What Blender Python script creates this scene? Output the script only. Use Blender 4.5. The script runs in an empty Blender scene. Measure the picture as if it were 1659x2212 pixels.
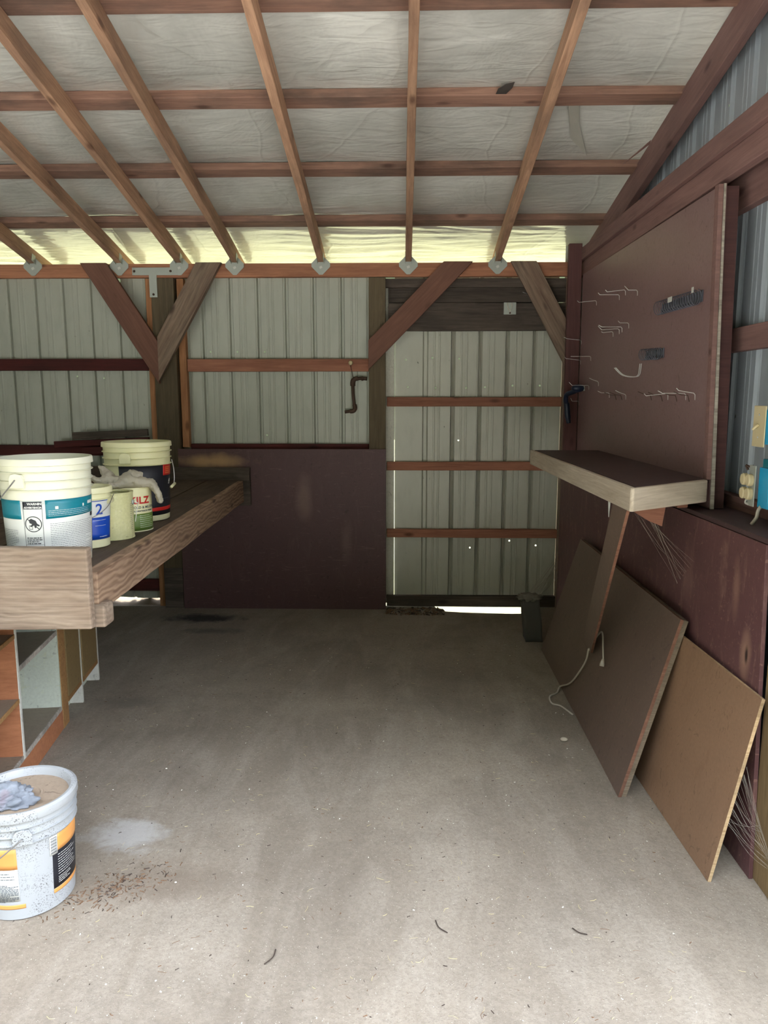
import bpy, bmesh, math, random
from mathutils import Vector, Matrix, noise
random.seed(7)
C = bpy.context.scene.collection
sc = bpy.context.scene
PI = math.pi

# ------------------------------------------------------------------ colour / materials
def S(r, g, b):
    f = lambda c: (c/255/12.92) if c/255 <= .04045 else ((c/255+.055)/1.055)**2.4
    return (f(r), f(g), f(b), 1)

class NT:
    def __init__(s, name):
        s.m = bpy.data.materials.new(name); s.m.use_nodes = True
        s.t = s.m.node_tree; s.n = s.t.nodes; s.l = s.t.links; s.n.clear()
        s.out = s.n.new('ShaderNodeOutputMaterial')
        s.b = s.n.new('ShaderNodeBsdfPrincipled')
        s.l.new(s.b.outputs[0], s.out.inputs[0])
    def coord(s, kind='Object', scale=(1, 1, 1), rand=True, loc=(0, 0, 0)):
        tc = s.n.new('ShaderNodeTexCoord'); mp = s.n.new('ShaderNodeMapping')
        mp.inputs['Scale'].default_value = scale; mp.inputs['Location'].default_value = loc
        src = tc.outputs[kind]
        if rand:
            oi = s.n.new('ShaderNodeObjectInfo'); mu = s.n.new('ShaderNodeMath'); mu.operation = 'MULTIPLY'
            mu.inputs[1].default_value = 37.
            s.l.new(oi.outputs['Random'], mu.inputs[0])
            ad = s.n.new('ShaderNodeVectorMath'); ad.operation = 'ADD'
            s.l.new(src, ad.inputs[0]); s.l.new(mu.outputs[0], ad.inputs[1]); src = ad.outputs[0]
        s.l.new(src, mp.inputs[0]); return mp.outputs[0]
    def noise(s, vec, scale, detail=5, rough=.6, dist=0.):
        x = s.n.new('ShaderNodeTexNoise'); s.l.new(vec, x.inputs['Vector'])
        x.inputs['Scale'].default_value = scale; x.inputs['Detail'].default_value = detail
        x.inputs['Roughness'].default_value = rough; x.inputs['Distortion'].default_value = dist
        return x.outputs[0]
    def ramp(s, f, stops):
        r = s.n.new('ShaderNodeValToRGB'); s.l.new(f, r.inputs[0])
        while len(r.color_ramp.elements) < len(stops): r.color_ramp.elements.new(.5)
        for e, (p, c) in zip(r.color_ramp.elements, stops):
            e.position = p; e.color = c if len(c) == 4 else (*c, 1)
        return r.outputs[0]
    def mix(s, f, a, b, mode='MIX'):
        m = s.n.new('ShaderNodeMix'); m.data_type = 'RGBA'; m.blend_type = mode
        for i, v in ((0, f), (6, a), (7, b)):
            if isinstance(v, (int, float)): m.inputs[i].default_value = v
            elif isinstance(v, tuple): m.inputs[i].default_value = v
            else: s.l.new(v, m.inputs[i])
        return m.outputs[2]
    def math(s, op, a, b=None):
        m = s.n.new('ShaderNodeMath'); m.operation = op
        for i, v in ((0, a), (1, b)):
            if v is None: continue
            if isinstance(v, (int, float)): m.inputs[i].default_value = v
            else: s.l.new(v, m.inputs[i])
        return m.outputs[0]
    def bump(s, f, strength=.3, dist=.01):
        b = s.n.new('ShaderNodeBump'); b.inputs['Strength'].default_value = strength
        b.inputs['Distance'].default_value = dist
        s.l.new(f, b.inputs['Height']); s.l.new(b.outputs[0], s.b.inputs['Normal']); return b
    def col(s, c): 
        if isinstance(c, tuple): s.b.inputs['Base Color'].default_value = c
        else: s.l.new(c, s.b.inputs['Base Color'])
    def set(s, **k):
        for n, v in k.items(): s.b.inputs[n.replace('_', ' ')].default_value = v
        return s

def plain(name, c, rough=.5, metal=0., bump=0., spec=.5):
    t = NT(name); v = t.coord(rand=True)
    n = t.noise(v, 14, 5)
    t.col(t.mix(t.math('MULTIPLY', n, .35), c, (c[0]*.6, c[1]*.6, c[2]*.58, 1)))
    t.set(Roughness=rough, Metallic=metal); t.b.inputs['Specular IOR Level'].default_value = spec
    if bump: t.bump(n, bump, .004)
    return t.m

def wood(name, light, dark, stain=(.03, .025, .02, 1), stain_amt=.5, rough=.75, grain=1., bump=.35, knots=True, fig=0.):
    """grain along the mesh's local X"""
    t = NT(name)
    v = t.coord(scale=(1.2*grain, 16*grain, 16*grain))
    n1 = t.noise(v, 2.2, 8, .65, 1.2)
    v2 = t.coord(scale=(.7*grain, 60*grain, 60*grain))
    n2 = t.noise(v2, 3, 4, .7)
    f = t.mix(.35, n1, n2)
    if fig:
        wv = t.n.new('ShaderNodeTexWave'); wv.bands_direction = 'Z'; wv.inputs['Scale'].default_value = 9; wv.inputs['Distortion'].default_value = 11
        wv.inputs['Detail'].default_value = 2; wv.inputs['Detail Scale'].default_value = .8; wv.inputs['Detail Roughness'].default_value = .5
        t.l.new(t.coord(scale=(.7, 1.6, 1.6)), wv.inputs['Vector'])
        f = t.mix(fig, f, wv.outputs['Fac'])
    c = t.ramp(f, [(.3, dark), (.62, light)])
    v3 = t.coord(scale=(1.5, 4, 4)); n3 = t.noise(v3, 1.6, 6, .6)
    c = t.mix(t.math('MULTIPLY', t.ramp(n3, [(.45, (0, 0, 0)), (.68, (1, 1, 1))]), stain_amt), c, stain)
    if knots:
        v4 = t.coord(scale=(3.2, 8, 8))
        vo = t.n.new('ShaderNodeTexVoronoi'); vo.inputs['Scale'].default_value = 1.; t.l.new(v4, vo.inputs['Vector'])
        k = t.ramp(vo.outputs['Distance'], [(.06, (1, 1, 1)), (.16, (0, 0, 0))])
        c = t.mix(t.math('MULTIPLY', k, .7), c, (dark[0]*.3, dark[1]*.25, dark[2]*.25, 1))
    oi = t.n.new('ShaderNodeObjectInfo')
    hv = t.n.new('ShaderNodeHueSaturation'); t.l.new(c, hv.inputs['Color'])
    t.l.new(t.math('ADD', t.math('MULTIPLY', oi.outputs['Random'], .35), .82), hv.inputs['Value'])
    t.col(hv.outputs[0]); t.set(Roughness=rough); t.b.inputs['Specular IOR Level'].default_value = .3
    t.bump(f, bump, .004)
    return t.m

def painted(name, base, second, scuff=(.35, .3, .28, 1), amt=.35, rough=.55, streak=(5, 5, 1.2)):
    """painted / stained plywood: large faint clouds and vertical scuffs"""
    t = NT(name)
    n1 = t.noise(t.coord(scale=(1, 1, 1)), 3.5, 6, .65)
    n2 = t.noise(t.coord(scale=streak), 4, 7, .7, .6)
    n3 = t.noise(t.coord(), 90, 2, .5)
    c = t.mix(n1, base, second)
    c = t.mix(t.math('MULTIPLY', t.ramp(n2, [(.54, (0, 0, 0)), (.74, (1, 1, 1))]), amt), c, scuff)
    c = t.mix(t.math('MULTIPLY', n3, .25), c, (0.02, .015, .015, 1))
    n5 = t.noise(t.coord(scale=(5, 6, 4.2)), 4, 4, .6, 2.)
    c = t.mix(t.math('MULTIPLY', t.ramp(n5, [(.63, (0, 0, 0)), (.67, (1, 1, 1))]), .5), c, (base[0]*.35, base[1]*.33, base[2]*.33, 1))
    n6 = t.noise(t.coord(scale=(2, 9, 9)), 3, 3, .6, 3.)
    c = t.mix(t.math('MULTIPLY', t.ramp(n6, [(.62, (0, 0, 0)), (.68, (1, 1, 1))]), .35), c, scuff)
    t.col(c); t.set(Roughness=rough); t.bump(n2, .12, .003)
    return t.m

M = {}
M['rafter'] = wood('wood_rafter', S(190, 152, 124), S(136, 100, 80), stain=S(104, 84, 72), stain_amt=.6)
M['purlin'] = wood('wood_purlin', S(150, 116, 100), S(108, 80, 70), stain=S(78, 68, 62), stain_amt=.7)
M['plate'] = wood('wood_plate', S(176, 124, 96), S(132, 86, 66), stain=S(92, 64, 54), stain_amt=.35)
M['brace_red'] = wood('wood_brace_red', S(128, 92, 78), S(104, 72, 62), stain=S(78, 56, 50), stain_amt=.3)
M['brace_grey'] = wood('wood_brace_grey', S(142, 124, 108), S(88, 74, 64), stain=S(100, 60, 48), stain_amt=.35, bump=.7)
M['post'] = wood('wood_post', S(104, 92, 72), S(72, 62, 48), stain=S(58, 52, 44), stain_amt=.4)
M['post_tan'] = wood('wood_post_tan', S(140, 118, 84), S(104, 84, 58), stain=S(80, 62, 44), stain_amt=.4)
M['strip'] = wood('wood_strip', S(180, 130, 92), S(136, 92, 62), stain=S(104, 72, 54), stain_amt=.3)
M['girt'] = wood('wood_girt', S(168, 116, 94), S(124, 80, 64), stain=S(96, 64, 54), stain_amt=.3)
M['girt_dark'] = wood('wood_girt_dark', S(92, 40, 38), S(64, 28, 28), stain=S(44, 26, 26), stain_amt=.5)
M['header'] = wood('wood_header', S(98, 88, 80), S(56, 48, 44), stain=S(44, 38, 36), stain_amt=.5, bump=.6)
M['weathered'] = wood('wood_weathered', S(168, 150, 130), S(112, 96, 82), stain=S(120, 92, 72), stain_amt=.4, bump=.8, rough=.85, fig=.10)
M['fascia'] = wood('wood_fascia', S(172, 144, 118), S(112, 86, 68), stain=S(100, 76, 58), stain_amt=.3, grain=.7, bump=.7, fig=.20)
M['bench_top'] = wood('wood_bench_top', S(96, 82, 68), S(62, 50, 42), stain=S(38, 32, 28), stain_amt=.7, knots=False)
M['frame_pink'] = wood('wood_frame_pink', S(142, 110, 104), S(116, 88, 84), stain=S(96, 74, 72), stain_amt=.35)
M['corner'] = wood('wood_corner', S(100, 68, 66), S(78, 52, 52), stain=S(58, 42, 42), stain_amt=.3)
M['white_wood'] = wood('wood_whitewash', S(220, 208, 190), S(176, 160, 140), stain=S(150, 134, 116), stain_amt=.25, bump=.5, knots=False)
M['white_edge'] = wood('wood_white_edge', S(200, 192, 178), S(120, 112, 104), stain=S(70, 64, 60), stain_amt=.5, bump=.5)
M['cab_brown'] = wood('cabinet_brown', S(178, 120, 84), S(148, 94, 64), stain=S(124, 80, 58), stain_amt=.3, knots=False, bump=.1, rough=.5)
M['cab_stile'] = wood('cabinet_stile', S(168, 130, 84), S(126, 90, 54), stain=S(110, 70, 44), stain_amt=.3, bump=.3)
M['ply_brown'] = painted('ply_brown', S(126, 106, 92), S(104, 86, 76), scuff=S(140, 122, 104), amt=.3)
M['ply_tan'] = painted('ply_tan', S(160, 126, 98), S(138, 108, 84), scuff=S(120, 88, 64), amt=.4)
M['edge_red'] = wood('ply_edge_red', S(152, 112, 92), S(106, 70, 56), grain=2, bump=.3, knots=False)
M['edge_grey'] = wood('particle_edge', S(168, 152, 130), S(104, 90, 74), grain=6, bump=.9, knots=False)
M['edge_yellow'] = wood('ply_edge_yellow', S(208, 182, 142), S(160, 130, 94), grain=2, bump=.4, knots=False)
M['red_back'] = painted('red_panel_back', S(96, 66, 68), S(84, 58, 61), scuff=S(130, 104, 96), amt=.25)
M['red_right'] = painted('red_panel_right', S(112, 76, 76), S(98, 64, 66), scuff=S(176, 140, 124), amt=.45)
M['pink'] = painted('pink_panel', S(150, 120, 120), S(136, 106, 107), scuff=S(118, 80, 78), amt=.25, rough=.45, streak=(2, 2, 6))
M['shelf_top'] = painted('shelf_top', S(84, 62, 62), S(70, 52, 54), scuff=S(120, 100, 92), amt=.2)
M['mint'] = painted('mint_paint', S(222, 230, 212), S(208, 216, 198), scuff=S(204, 206, 150), amt=.35)
M['cab_door'] = painted('cabinet_door', S(146, 122, 78), S(132, 110, 72), scuff=S(156, 136, 96), amt=.2)
M['shelf_grey'] = painted('cabinet_shelf', S(150, 136, 116), S(126, 112, 96), scuff=S(96, 84, 72), amt=.4)
M['white_paint_and_leak'] = painted('white_paint_and_leak', S(228, 228, 216), S(210, 208, 194), scuff=S(170, 160, 140), amt=.3)
M['galv'] = plain('galvanised_steel', S(178, 184, 178), .5, .35, .2)
M['steel'] = plain('wire_steel', S(226, 226, 224), .35, .35)
M['bail'] = plain('bail_wire', S(128, 126, 122), .45, .4)
M['coil'] = plain('coil_steel', S(96, 98, 110), .4, .5)
M['rust'] = plain('rusty_iron', S(88, 68, 58), .75, .4, .6)
M['dark_plastic'] = plain('dark_blue_plastic', S(22, 34, 60), .4)
M['black'] = plain('black_ink', S(24, 26, 34), .5)
M['teal'] = plain('teal_ink', S(20, 120, 136), .4)
M['blue_ink'] = plain('blue_ink', S(20, 70, 170), .4)
M['red_ink'] = plain('red_ink', S(190, 40, 36), .4)
M['green_ink'] = plain('green_ink', S(96, 124, 50), .4)
M['grey_ink'] = plain('grey_ink', S(70, 76, 84), .5)
M['orange_ink'] = plain('orange_ink', S(224, 156, 84), .5)
M['paper'] = plain('label_paper', S(212, 214, 208), .5)
M['cyan_box'] = plain('cyan_plastic', S(40, 170, 220), .35)
M['ivory'] = plain('ivory_plastic', S(214, 200, 160), .4)
M['cable'] = plain('grey_cable', S(190, 182, 168), .5)
M['dirt'] = plain('dirt', S(120, 106, 88), .95, 0, 1.)
M['stone'] = plain('pale_stone', S(200, 190, 170), .9, 0, 1.)
M['concrete_block'] = plain('old_block', S(88, 84, 80), .95, 0, 1.)
M['grassy'] = None

def pail(name, c, dirt=.25, fleck=False):
    t = NT(name)
    n = t.noise(t.coord(), 5, 6, .6); n2 = t.noise(t.coord(), 60, 4, .7)
    cc = t.mix(t.math('MULTIPLY', n, dirt), c, S(176, 164, 132))
    if fleck:
        n8 = t.noise(t.coord(), 260, 3, .6); n4 = t.noise(t.coord(), 11, 3)
        fm_ = t.math('MULTIPLY', t.ramp(n8, [(.56, (0, 0, 0)), (.62, (1, 1, 1))]), t.ramp(n4, [(.45, (0, 0, 0)), (.6, (1, 1, 1))]))
        cc = t.mix(t.math('MULTIPLY', fm_, .85), cc, S(62, 58, 54))
    t.col(cc); t.set(Roughness=.38)
    t.b.inputs['Subsurface Weight'].default_value = .15
    t.b.inputs['Subsurface Radius'].default_value = (.01, .01, .008)
    return t.m
M['pail'] = pail('pail_plastic', S(222, 222, 200))
M['pail_cream'] = pail('pail_cream', S(226, 224, 180))
M['pail_floor'] = pail('pail_floor', S(166, 170, 172), .15, True)
M['lid_dirt'] = painted('dusty_lid', S(150, 132, 112), S(172, 154, 132), scuff=S(112, 96, 80), amt=.4, rough=.9, streak=(8, 8, 8))
M['can_cream'] = painted('can_cream', S(216, 212, 160), S(204, 204, 150), scuff=S(228, 224, 190), amt=.5, rough=.5, streak=(10, 10, 6))

# metal siding with pin-holes where old nails went through
def siding(name, c1, c2, holes, rough=.45, dirt=S(70, 70, 58)):
    t = NT(name)
    n1 = t.noise(t.coord(scale=(1, 1, .35), rand=False), 3, 5, .6)
    n2 = t.noise(t.coord(scale=(1, 1, .5), rand=False), 26, 5, .7)
    n3 = t.noise(t.coord(scale=(3, 3, .9), rand=False), 7, 3, .5)
    c = t.mix(n1, c1, c2)
    c = t.mix(t.ramp(n2, [(.69, (0, 0, 0)), (.74, (1, 1, 1))]), c, dirt)
    c = t.mix(t.math('MULTIPLY', t.ramp(n3, [(.5, (0, 0, 0)), (.8, (1, 1, 1))]), .12), c, dirt)
    t.col(c); t.set(Roughness=rough, Metallic=.15)
    if holes:
        geo = t.n.new('ShaderNodeNewGeometry'); tot = None
        for (p, r) in holes:
            d = t.n.new('ShaderNodeVectorMath'); d.operation = 'DISTANCE'
            t.l.new(geo.outputs['Position'], d.inputs[0]); d.inputs[1].default_value = p
            h = t.math('LESS_THAN', d.outputs['Value'], r)
            tot = h if tot is None else t.math('MAXIMUM', tot, h)
        t.l.new(t.math('SUBTRACT', 1., tot), t.b.inputs['Alpha'])
    return t.m

# ------------------------------------------------------------------ object helpers
def link(o, parent=None):
    C.objects.link(o)
    if parent is not None: o.parent = parent
    return o

def tag(o, label=None, cat=None, group=None, kind=None):
    if label: o['label'] = label
    if cat: o['category'] = cat
    if group: o['group'] = group
    if kind: o['kind'] = kind
    return o

def empty(name, loc, label, cat, group=None, rz=0):
    o = bpy.data.objects.new(name, None); o.location = loc; o.rotation_euler = (0, 0, rz)
    o.empty_display_size = .05
    C.objects.link(o); return tag(o, label, cat, group)

def mobj(name, bm, mat, parent=None, smooth=False, bevel=0, world=True):
    """mesh object; verts are world coordinates; placed with its origin at the mesh centre"""
    me = bpy.data.meshes.new(name)
    bmesh.ops.recalc_face_normals(bm, faces=bm.faces[:])
    vs = [v.co for v in bm.verts]
    c = Vector([(min(v[i] for v in vs)+max(v[i] for v in vs))/2 for i in range(3)])
    bmesh.ops.translate(bm, verts=bm.verts[:], vec=-c)
    bm.to_mesh(me); bm.free()
    if smooth:
        for p in me.polygons: p.use_smooth = True
    for m in (mat if isinstance(mat, list) else [mat]): me.materials.append(m)
    o = bpy.data.objects.new(name, me)
    o.location = c - (Vector(parent_loc(parent)) if parent is not None else Vector())
    link(o, parent)
    if bevel:
        b = o.modifiers.new('bevel', 'BEVEL'); b.width = bevel; b.segments = 2; b.limit_method = 'ANGLE'
    return o

def parent_loc(p):
    l = Vector(p.location); q = p.parent
    while q is not None: l += Vector(q.location); q = q.parent
    return l

def box_bm(x0, x1, y0, y1, z0, z1, bm=None):
    bm = bm or bmesh.new()
    vs = [bm.verts.new((x, y, z)) for x in (x0, x1) for y in (y0, y1) for z in (z0, z1)]
    for f in ((0, 1, 3, 2), (4, 6, 7, 5), (0, 4, 5, 1), (2, 3, 7, 6), (0, 2, 6, 4), (1, 5, 7, 3)):
        bm.faces.new([vs[i] for i in f])
    return bm

def box(name, x0, x1, y0, y1, z0, z1, mat, parent=None, bevel=.002):
    return mobj(name, box_bm(x0, x1, y0, y1, z0, z1), mat, parent, bevel=bevel)

def beam(name, p0, p1, w, h, mat, parent=None, up=(0, 0, 1), bevel=.003, wob=.0015, seg=14, trim=None):
    """timber from p0 to p1 (centre line), w across, h along 'up'; grain follows its length.
    trim: list of world planes (point, normal) – material on the normal side is cut off."""
    p0, p1 = Vector(p0), Vector(p1); X = (p1-p0); L = X.length; X.normalize()
    Y = Vector(up).cross(X).normalized(); Z = X.cross(Y).normalized()
    bm = bmesh.new(); rings = []
    sd = random.random()*100
    for i in range(seg+1):
        u = L*i/seg-L/2; r = []
        for a, b in ((-1, -1), (1, -1), (1, 1), (-1, 1)):
            j = noise.noise(Vector((u*1.3+sd, a*3, b*5)))*wob*2
            r.append(bm.verts.new((u, a*w/2+j, b*h/2+j)))
        rings.append(r)
    for i in range(seg):
        for k in range(4):
            bm.faces.new((rings[i][k], rings[i][(k+1) % 4], rings[i+1][(k+1) % 4], rings[i+1][k]))
    bm.faces.new(rings[0]); bm.faces.new(rings[-1][::-1])
    mw = Matrix((X, Y, Z)).transposed().to_4x4(); mw.translation = (p0+p1)/2
    if trim:
        inv = mw.inverted()
        for pt, nn in trim:
            lp = inv @ Vector(pt); ln = (inv.to_3x3() @ Vector(nn)).normalized()
            res = bmesh.ops.bisect_plane(bm, geom=bm.verts[:]+bm.edges[:]+bm.faces[:], plane_co=lp, plane_no=ln, clear_outer=True)
            es = [e for e in bm.edges if e.is_boundary]
            if es: bmesh.ops.holes_fill(bm, edges=es, sides=0)
    bmesh.ops.recalc_face_normals(bm, faces=bm.faces[:])
    me = bpy.data.meshes.new(name); bm.to_mesh(me); bm.free(); me.materials.append(mat)
    o = bpy.data.objects.new(name, me); o.matrix_world = mw
    if parent is not None:
        o.matrix_world = Matrix.Translation(-parent_loc(parent)) @ mw
    link(o, parent)
    if bevel:
        b = o.modifiers.new('bevel', 'BEVEL'); b.width = bevel; b.segments = 2; b.limit_method = 'ANGLE'
    return o

def prism(name, pts, d, mat, parent=None, bevel=.001):
    """polygon pts (world, planar) extruded by vector d"""
    bm = bmesh.new(); d = Vector(d)
    a = [bm.verts.new(p) for p in pts]; b = [bm.verts.new(Vector(p)+d) for p in pts]
    bm.faces.new(a); bm.faces.new(b[::-1]); n = len(a)
    for i in range(n): bm.faces.new((a[i], b[i], b[(i+1) % n], a[(i+1) % n]))
    return mobj(name, bm, mat, parent, bevel=bevel)

def tube_bm(pts, r, seg=8, bm=None, closed_ends=True):
    bm = bm or bmesh.new(); pts = [Vector(p) for p in pts]; rings = []
    prev = None
    for i, p in enumerate(pts):
        t = (pts[min(i+1, len(pts)-1)]-pts[max(i-1, 0)]).normalized()
        if prev is None:
            a = Vector((0, 0, 1)) if abs(t.z) < .9 else Vector((1, 0, 0))
            n = t.cross(a).normalized()
        else:
            n = (prev-t*prev.dot(t)).normalized()
        prev = n; b = t.cross(n)
        rr = r[i] if isinstance(r, (list, tuple)) else r
        rings.append([bm.verts.new(p+(n*math.cos(2*PI*k/seg)+b*math.sin(2*PI*k/seg))*rr) for k in range(seg)])
    for i in range(len(rings)-1):
        for k in range(seg):
            bm.faces.new((rings[i][k], rings[i][(k+1) % seg], rings[i+1][(k+1) % seg], rings[i+1][k]))
    if closed_ends: bm.faces.new(rings[0][::-1]); bm.faces.new(rings[-1])
    return bm

def spline(pts, n=8):
    P = [Vector(p) for p in pts]; P = [P[0]*2-P[1]]+P+[P[-1]*2-P[-2]]; out = []
    for i in range(1, len(P)-2):
        for k in range(n):
            t = k/n; a, b, c, d = P[i-1:i+3]
            out.append(.5*((2*b)+(c-a)*t+(2*a-5*b+4*c-d)*t*t+(3*b-a-3*c+d)*t**3))
    out.append(P[-2]); return out

def tube(name, pts, r, mat, parent=None, seg=8, smooth=True):
    return mobj(name, tube_bm(pts, r, seg), mat, parent, smooth=smooth)

def lathe_bm(prof, cx, cy, cz, seg=64):
    bm = bmesh.new(); rings = []
    for r, z in prof:
        if r < 1e-5: rings.append([bm.verts.new((cx, cy, cz+z))])
        else: rings.append([bm.verts.new((cx+r*math.cos(2*PI*k/seg), cy+r*math.sin(2*PI*k/seg), cz+z)) for k in range(seg)])
    for a, b in zip(rings, rings[1:]):
        for k in range(seg):
            k2 = (k+1) % seg
            if len(a) == 1 and len(b) == 1: continue
            if len(a) == 1: bm.faces.new((a[0], b[k], b[k2]))
            elif len(b) == 1: bm.faces.new((a[k], a[k2], b[0]))
            else: bm.faces.new((a[k], a[k2], b[k2], b[k]))
    return bm

def lathe(name, prof, loc, mat, parent=None, seg=64, sharp=True):
    o = mobj(name, lathe_bm(prof, *loc, seg=seg), mat, parent, smooth=True)
    if sharp:
        e = o.modifiers.new('edges', 'EDGE_SPLIT'); e.split_angle = math.radians(38)
    return o

# ------------------------------------------------------------------ camera
PITCH, YAW = 8.7408, 1.3978
cd = bpy.data.cameras.new('camera'); cam = bpy.data.objects.new('camera', cd); C.objects.link(cam)
cam.location = (0, 0, 1.53); cam.rotation_euler = (math.radians(90-PITCH), 0, math.radians(YAW))
cd.sensor_fit = 'VERTICAL'; cd.sensor_height = 24; cd.lens = 1600/2212*24; cd.clip_start = .02; cd.clip_end = 300
sc.camera = cam

# ------------------------------------------------------------------ roof numbers
YB = 5.27                     # inner face of the back frame
SL = .20                      # roof slope (rises towards the camera)
ang = math.atan(SL)
Yf = .80                     # front end of the roof
def zr(y, off=0.): return 2.45+SL*(YB-y)+off          # underside of the rafters

# ------------------------------------------------------------------ setting
# floor slab, broken away under the door on the right
t = NT('dusty_concrete')
v = t.coord(rand=False)
n1 = t.noise(v, 1.1, 7, .62, .6); n2 = t.noise(v, 9, 7, .7, .3); n3 = t.noise(v, 160, 3, .7)
v2 = t.coord(rand=False, scale=(3.4, .8, 1)); n4 = t.noise(v2, 1.3, 4, .6, 1.5)
c = t.ramp(n1, [(.3, S(116, 106, 92)), (.7, S(154, 143, 126))])
c = t.mix(t.math('MULTIPLY', t.ramp(n4, [(.45, (0, 0, 0)), (.7, (1, 1, 1))]), .35), c, S(172, 163, 148))
c = t.mix(t.math('MULTIPLY', t.ramp(n2, [(.5, (0, 0, 0)), (.75, (1, 1, 1))]), .4), c, S(104, 95, 82))
c = t.mix(t.math('MULTIPLY', t.ramp(n3, [(.52, (0, 0, 0)), (.7, (1, 1, 1))]), .5), c, S(112, 104, 92))
n10 = t.noise(v, 70, 4, .75)
c = t.mix(t.math('MULTIPLY', t.ramp(n10, [(.42, (1, 1, 1)), (.56, (0, 0, 0))]), .22), c, S(96, 86, 72))
n5 = t.noise(v, 210, 2, .6)
c = t.mix(t.ramp(n5, [(.70, (0, 0, 0)), (.74, (1, 1, 1))]), c, S(214, 206, 186))
def spot(c, centre, sx, sy, colr, amt, edge=(.75, 1.1), nz=.5):
    mp = t.n.new('ShaderNodeMapping'); mp.inputs['Location'].default_value = (-centre[0]/sx, -centre[1]/sy, 0)
    mp.inputs['Scale'].default_value = (1/sx, 1/sy, 0)
    g = t.n.new('ShaderNodeNewGeometry'); t.l.new(g.outputs['Position'], mp.inputs[0])
    ln = t.n.new('ShaderNodeVectorMath'); ln.operation = 'LENGTH'; t.l.new(mp.outputs[0], ln.inputs[0])
    d = t.math('ADD', ln.outputs['Value'], t.math('MULTIPLY', t.math('SUBTRACT', n2, .5), nz*4))
    f = t.ramp(d, [(edge[0]*.5, (1, 1, 1)), (edge[1], (0, 0, 0))])
    return t.mix(t.math('MULTIPLY', f, amt), c, colr)
c = spot(c, (-.97, 2.40), .16, .13, S(190, 190, 186), .6)          # chalky white patch
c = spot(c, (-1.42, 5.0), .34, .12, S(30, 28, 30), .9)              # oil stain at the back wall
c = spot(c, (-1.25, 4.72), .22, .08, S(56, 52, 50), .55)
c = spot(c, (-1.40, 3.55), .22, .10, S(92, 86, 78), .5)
c = spot(c, (-.78, 2.15), .35, .12, S(104, 90, 74), .5)
t.col(c); t.set(Roughness=.92)
t.bump(t.mix(.5, t.mix(.6, n2, n3), n10), .7, .007)
M['floor'] = t.m
bm = bmesh.new()
def slab(bm, outline, z0, z1):
    a = [bm.verts.new((x, y, z1)) for x, y in outline]; b = [bm.verts.new((x, y, z0)) for x, y in outline]
    bm.faces.new(a); bm.faces.new(b[::-1]); n = len(a)
    for i in range(n): bm.faces.new((a[i], b[i], b[(i+1) % n], a[(i+1) % n]))
slab(bm, [(-4, .4), (1.42, .4), (1.42, 5.36), (.93, 5.36), (.92, 5.18), (.80, 5.165), (.62, 5.175), (.45, 5.19), (.33, 5.21), (.27, 5.25), (.24, 5.36), (-4, 5.36)], -.12, 0)
fl = mobj('floor', bm, M['floor']); tag(fl, kind='structure')

# ground outside
t = NT('outside_ground')
v = t.coord(rand=False); n1 = t.noise(v, .6, 6); n2 = t.noise(v, 12, 6, .7)
gg = t.n.new('ShaderNodeNewGeometry'); sx = t.n.new('ShaderNodeSeparateXYZ'); t.l.new(gg.outputs['Position'], sx.inputs[0])
back = t.math('GREATER_THAN', sx.outputs[1], 5.45)
yard = t.math('LESS_THAN', sx.outputs[1], -7.0)
front = t.mix(yard, t.mix(n1, S(168, 162, 150), S(196, 190, 176)), t.mix(n1, S(84, 86, 66), S(104, 104, 84)))  # pale near ground bounces light inside; tree shade beyond is put into the colour
t.col(t.mix(back, front, t.mix(n2, t.mix(n1, S(112, 116, 74), S(152, 146, 112)), S(134, 130, 92)))); t.set(Roughness=.95); t.bump(n2, .6, .03)
bm = bmesh.new()
bmesh.ops.create_grid(bm, x_segments=40, y_segments=40, size=30)
for q in bm.verts:
    q.co.z = -.13+.02*noise.noise(q.co*1.3)
g = mobj('ground', bm, t.m); tag(g, kind='structure')

# corrugated siding
def corr(name, axis, u0, u1, z0, ztop, plane, out, seams, wide, mat, zt_fn=None, parent=None, zb_fn=None):
    prof = [(0, u0), (0, u1)]
    pts = [(u0, 0.), (u1, 0.)]
    for s in seams:
        a, b, dp = (.020, .011, .018) if wide else (.013, .007, .018)
        pts += [(s-a, 0), (s-b, dp), (s+b, dp), (s+a, 0)]
        for m_ in (.062, .098):
            pts += [(s+m_-.008, 0), (s+m_-.004, -.0022), (s+m_+.004, -.0022), (s+m_+.008, 0)]
        pts += [(s+.168, 0), (s+.173, .003), (s+.180, .003), (s+.184, 0)]
    pts = sorted(p for p in pts if u0 <= p[0] <= u1)
    bm = bmesh.new(); cols = []
    for u, d in pts:
        zb = zb_fn(u) if zb_fn else z0
        zt = zt_fn(u) if zt_fn else ztop
        cl = []
        for k in range(5):
            z = zb+(zt-zb)*k/4
            cl.append(bm.verts.new((u, plane+d*out, z) if axis == 'x' else (plane+d*out, u, z)))
        cols.append(cl)
    for a, b in zip(cols, cols[1:]):
        for k in range(4): bm.faces.new((a[k], b[k], b[k+1], a[k+1]))
    o = mobj(name, bm, mat, parent)
    s = o.modifiers.new('thick', 'SOLIDIFY'); s.thickness = .0012; s.offset = out if axis == 'x' else -out
    return o
YM = 5.37
hb = [(-2.342, 1.685), (-2.148, 1.672), (-2.737, 1.188), (-1.369, 1.857), (-1.177, 1.856), (-0.981, 1.856), (-1.562, 1.622), (-0.979, 1.265)]
hd = [(0.025, 1.8), (0.212, 1.813), (0.403, 1.806), (0.039, 1.608), (0.238, 1.602), (0.455, 1.602), (0.59, 1.608), (0.784, 1.618), (0.977, 1.618), (0.405, 1.23), (0.79, 0.494), (0.984, 0.46), (0.502, 0.441)]
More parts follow.
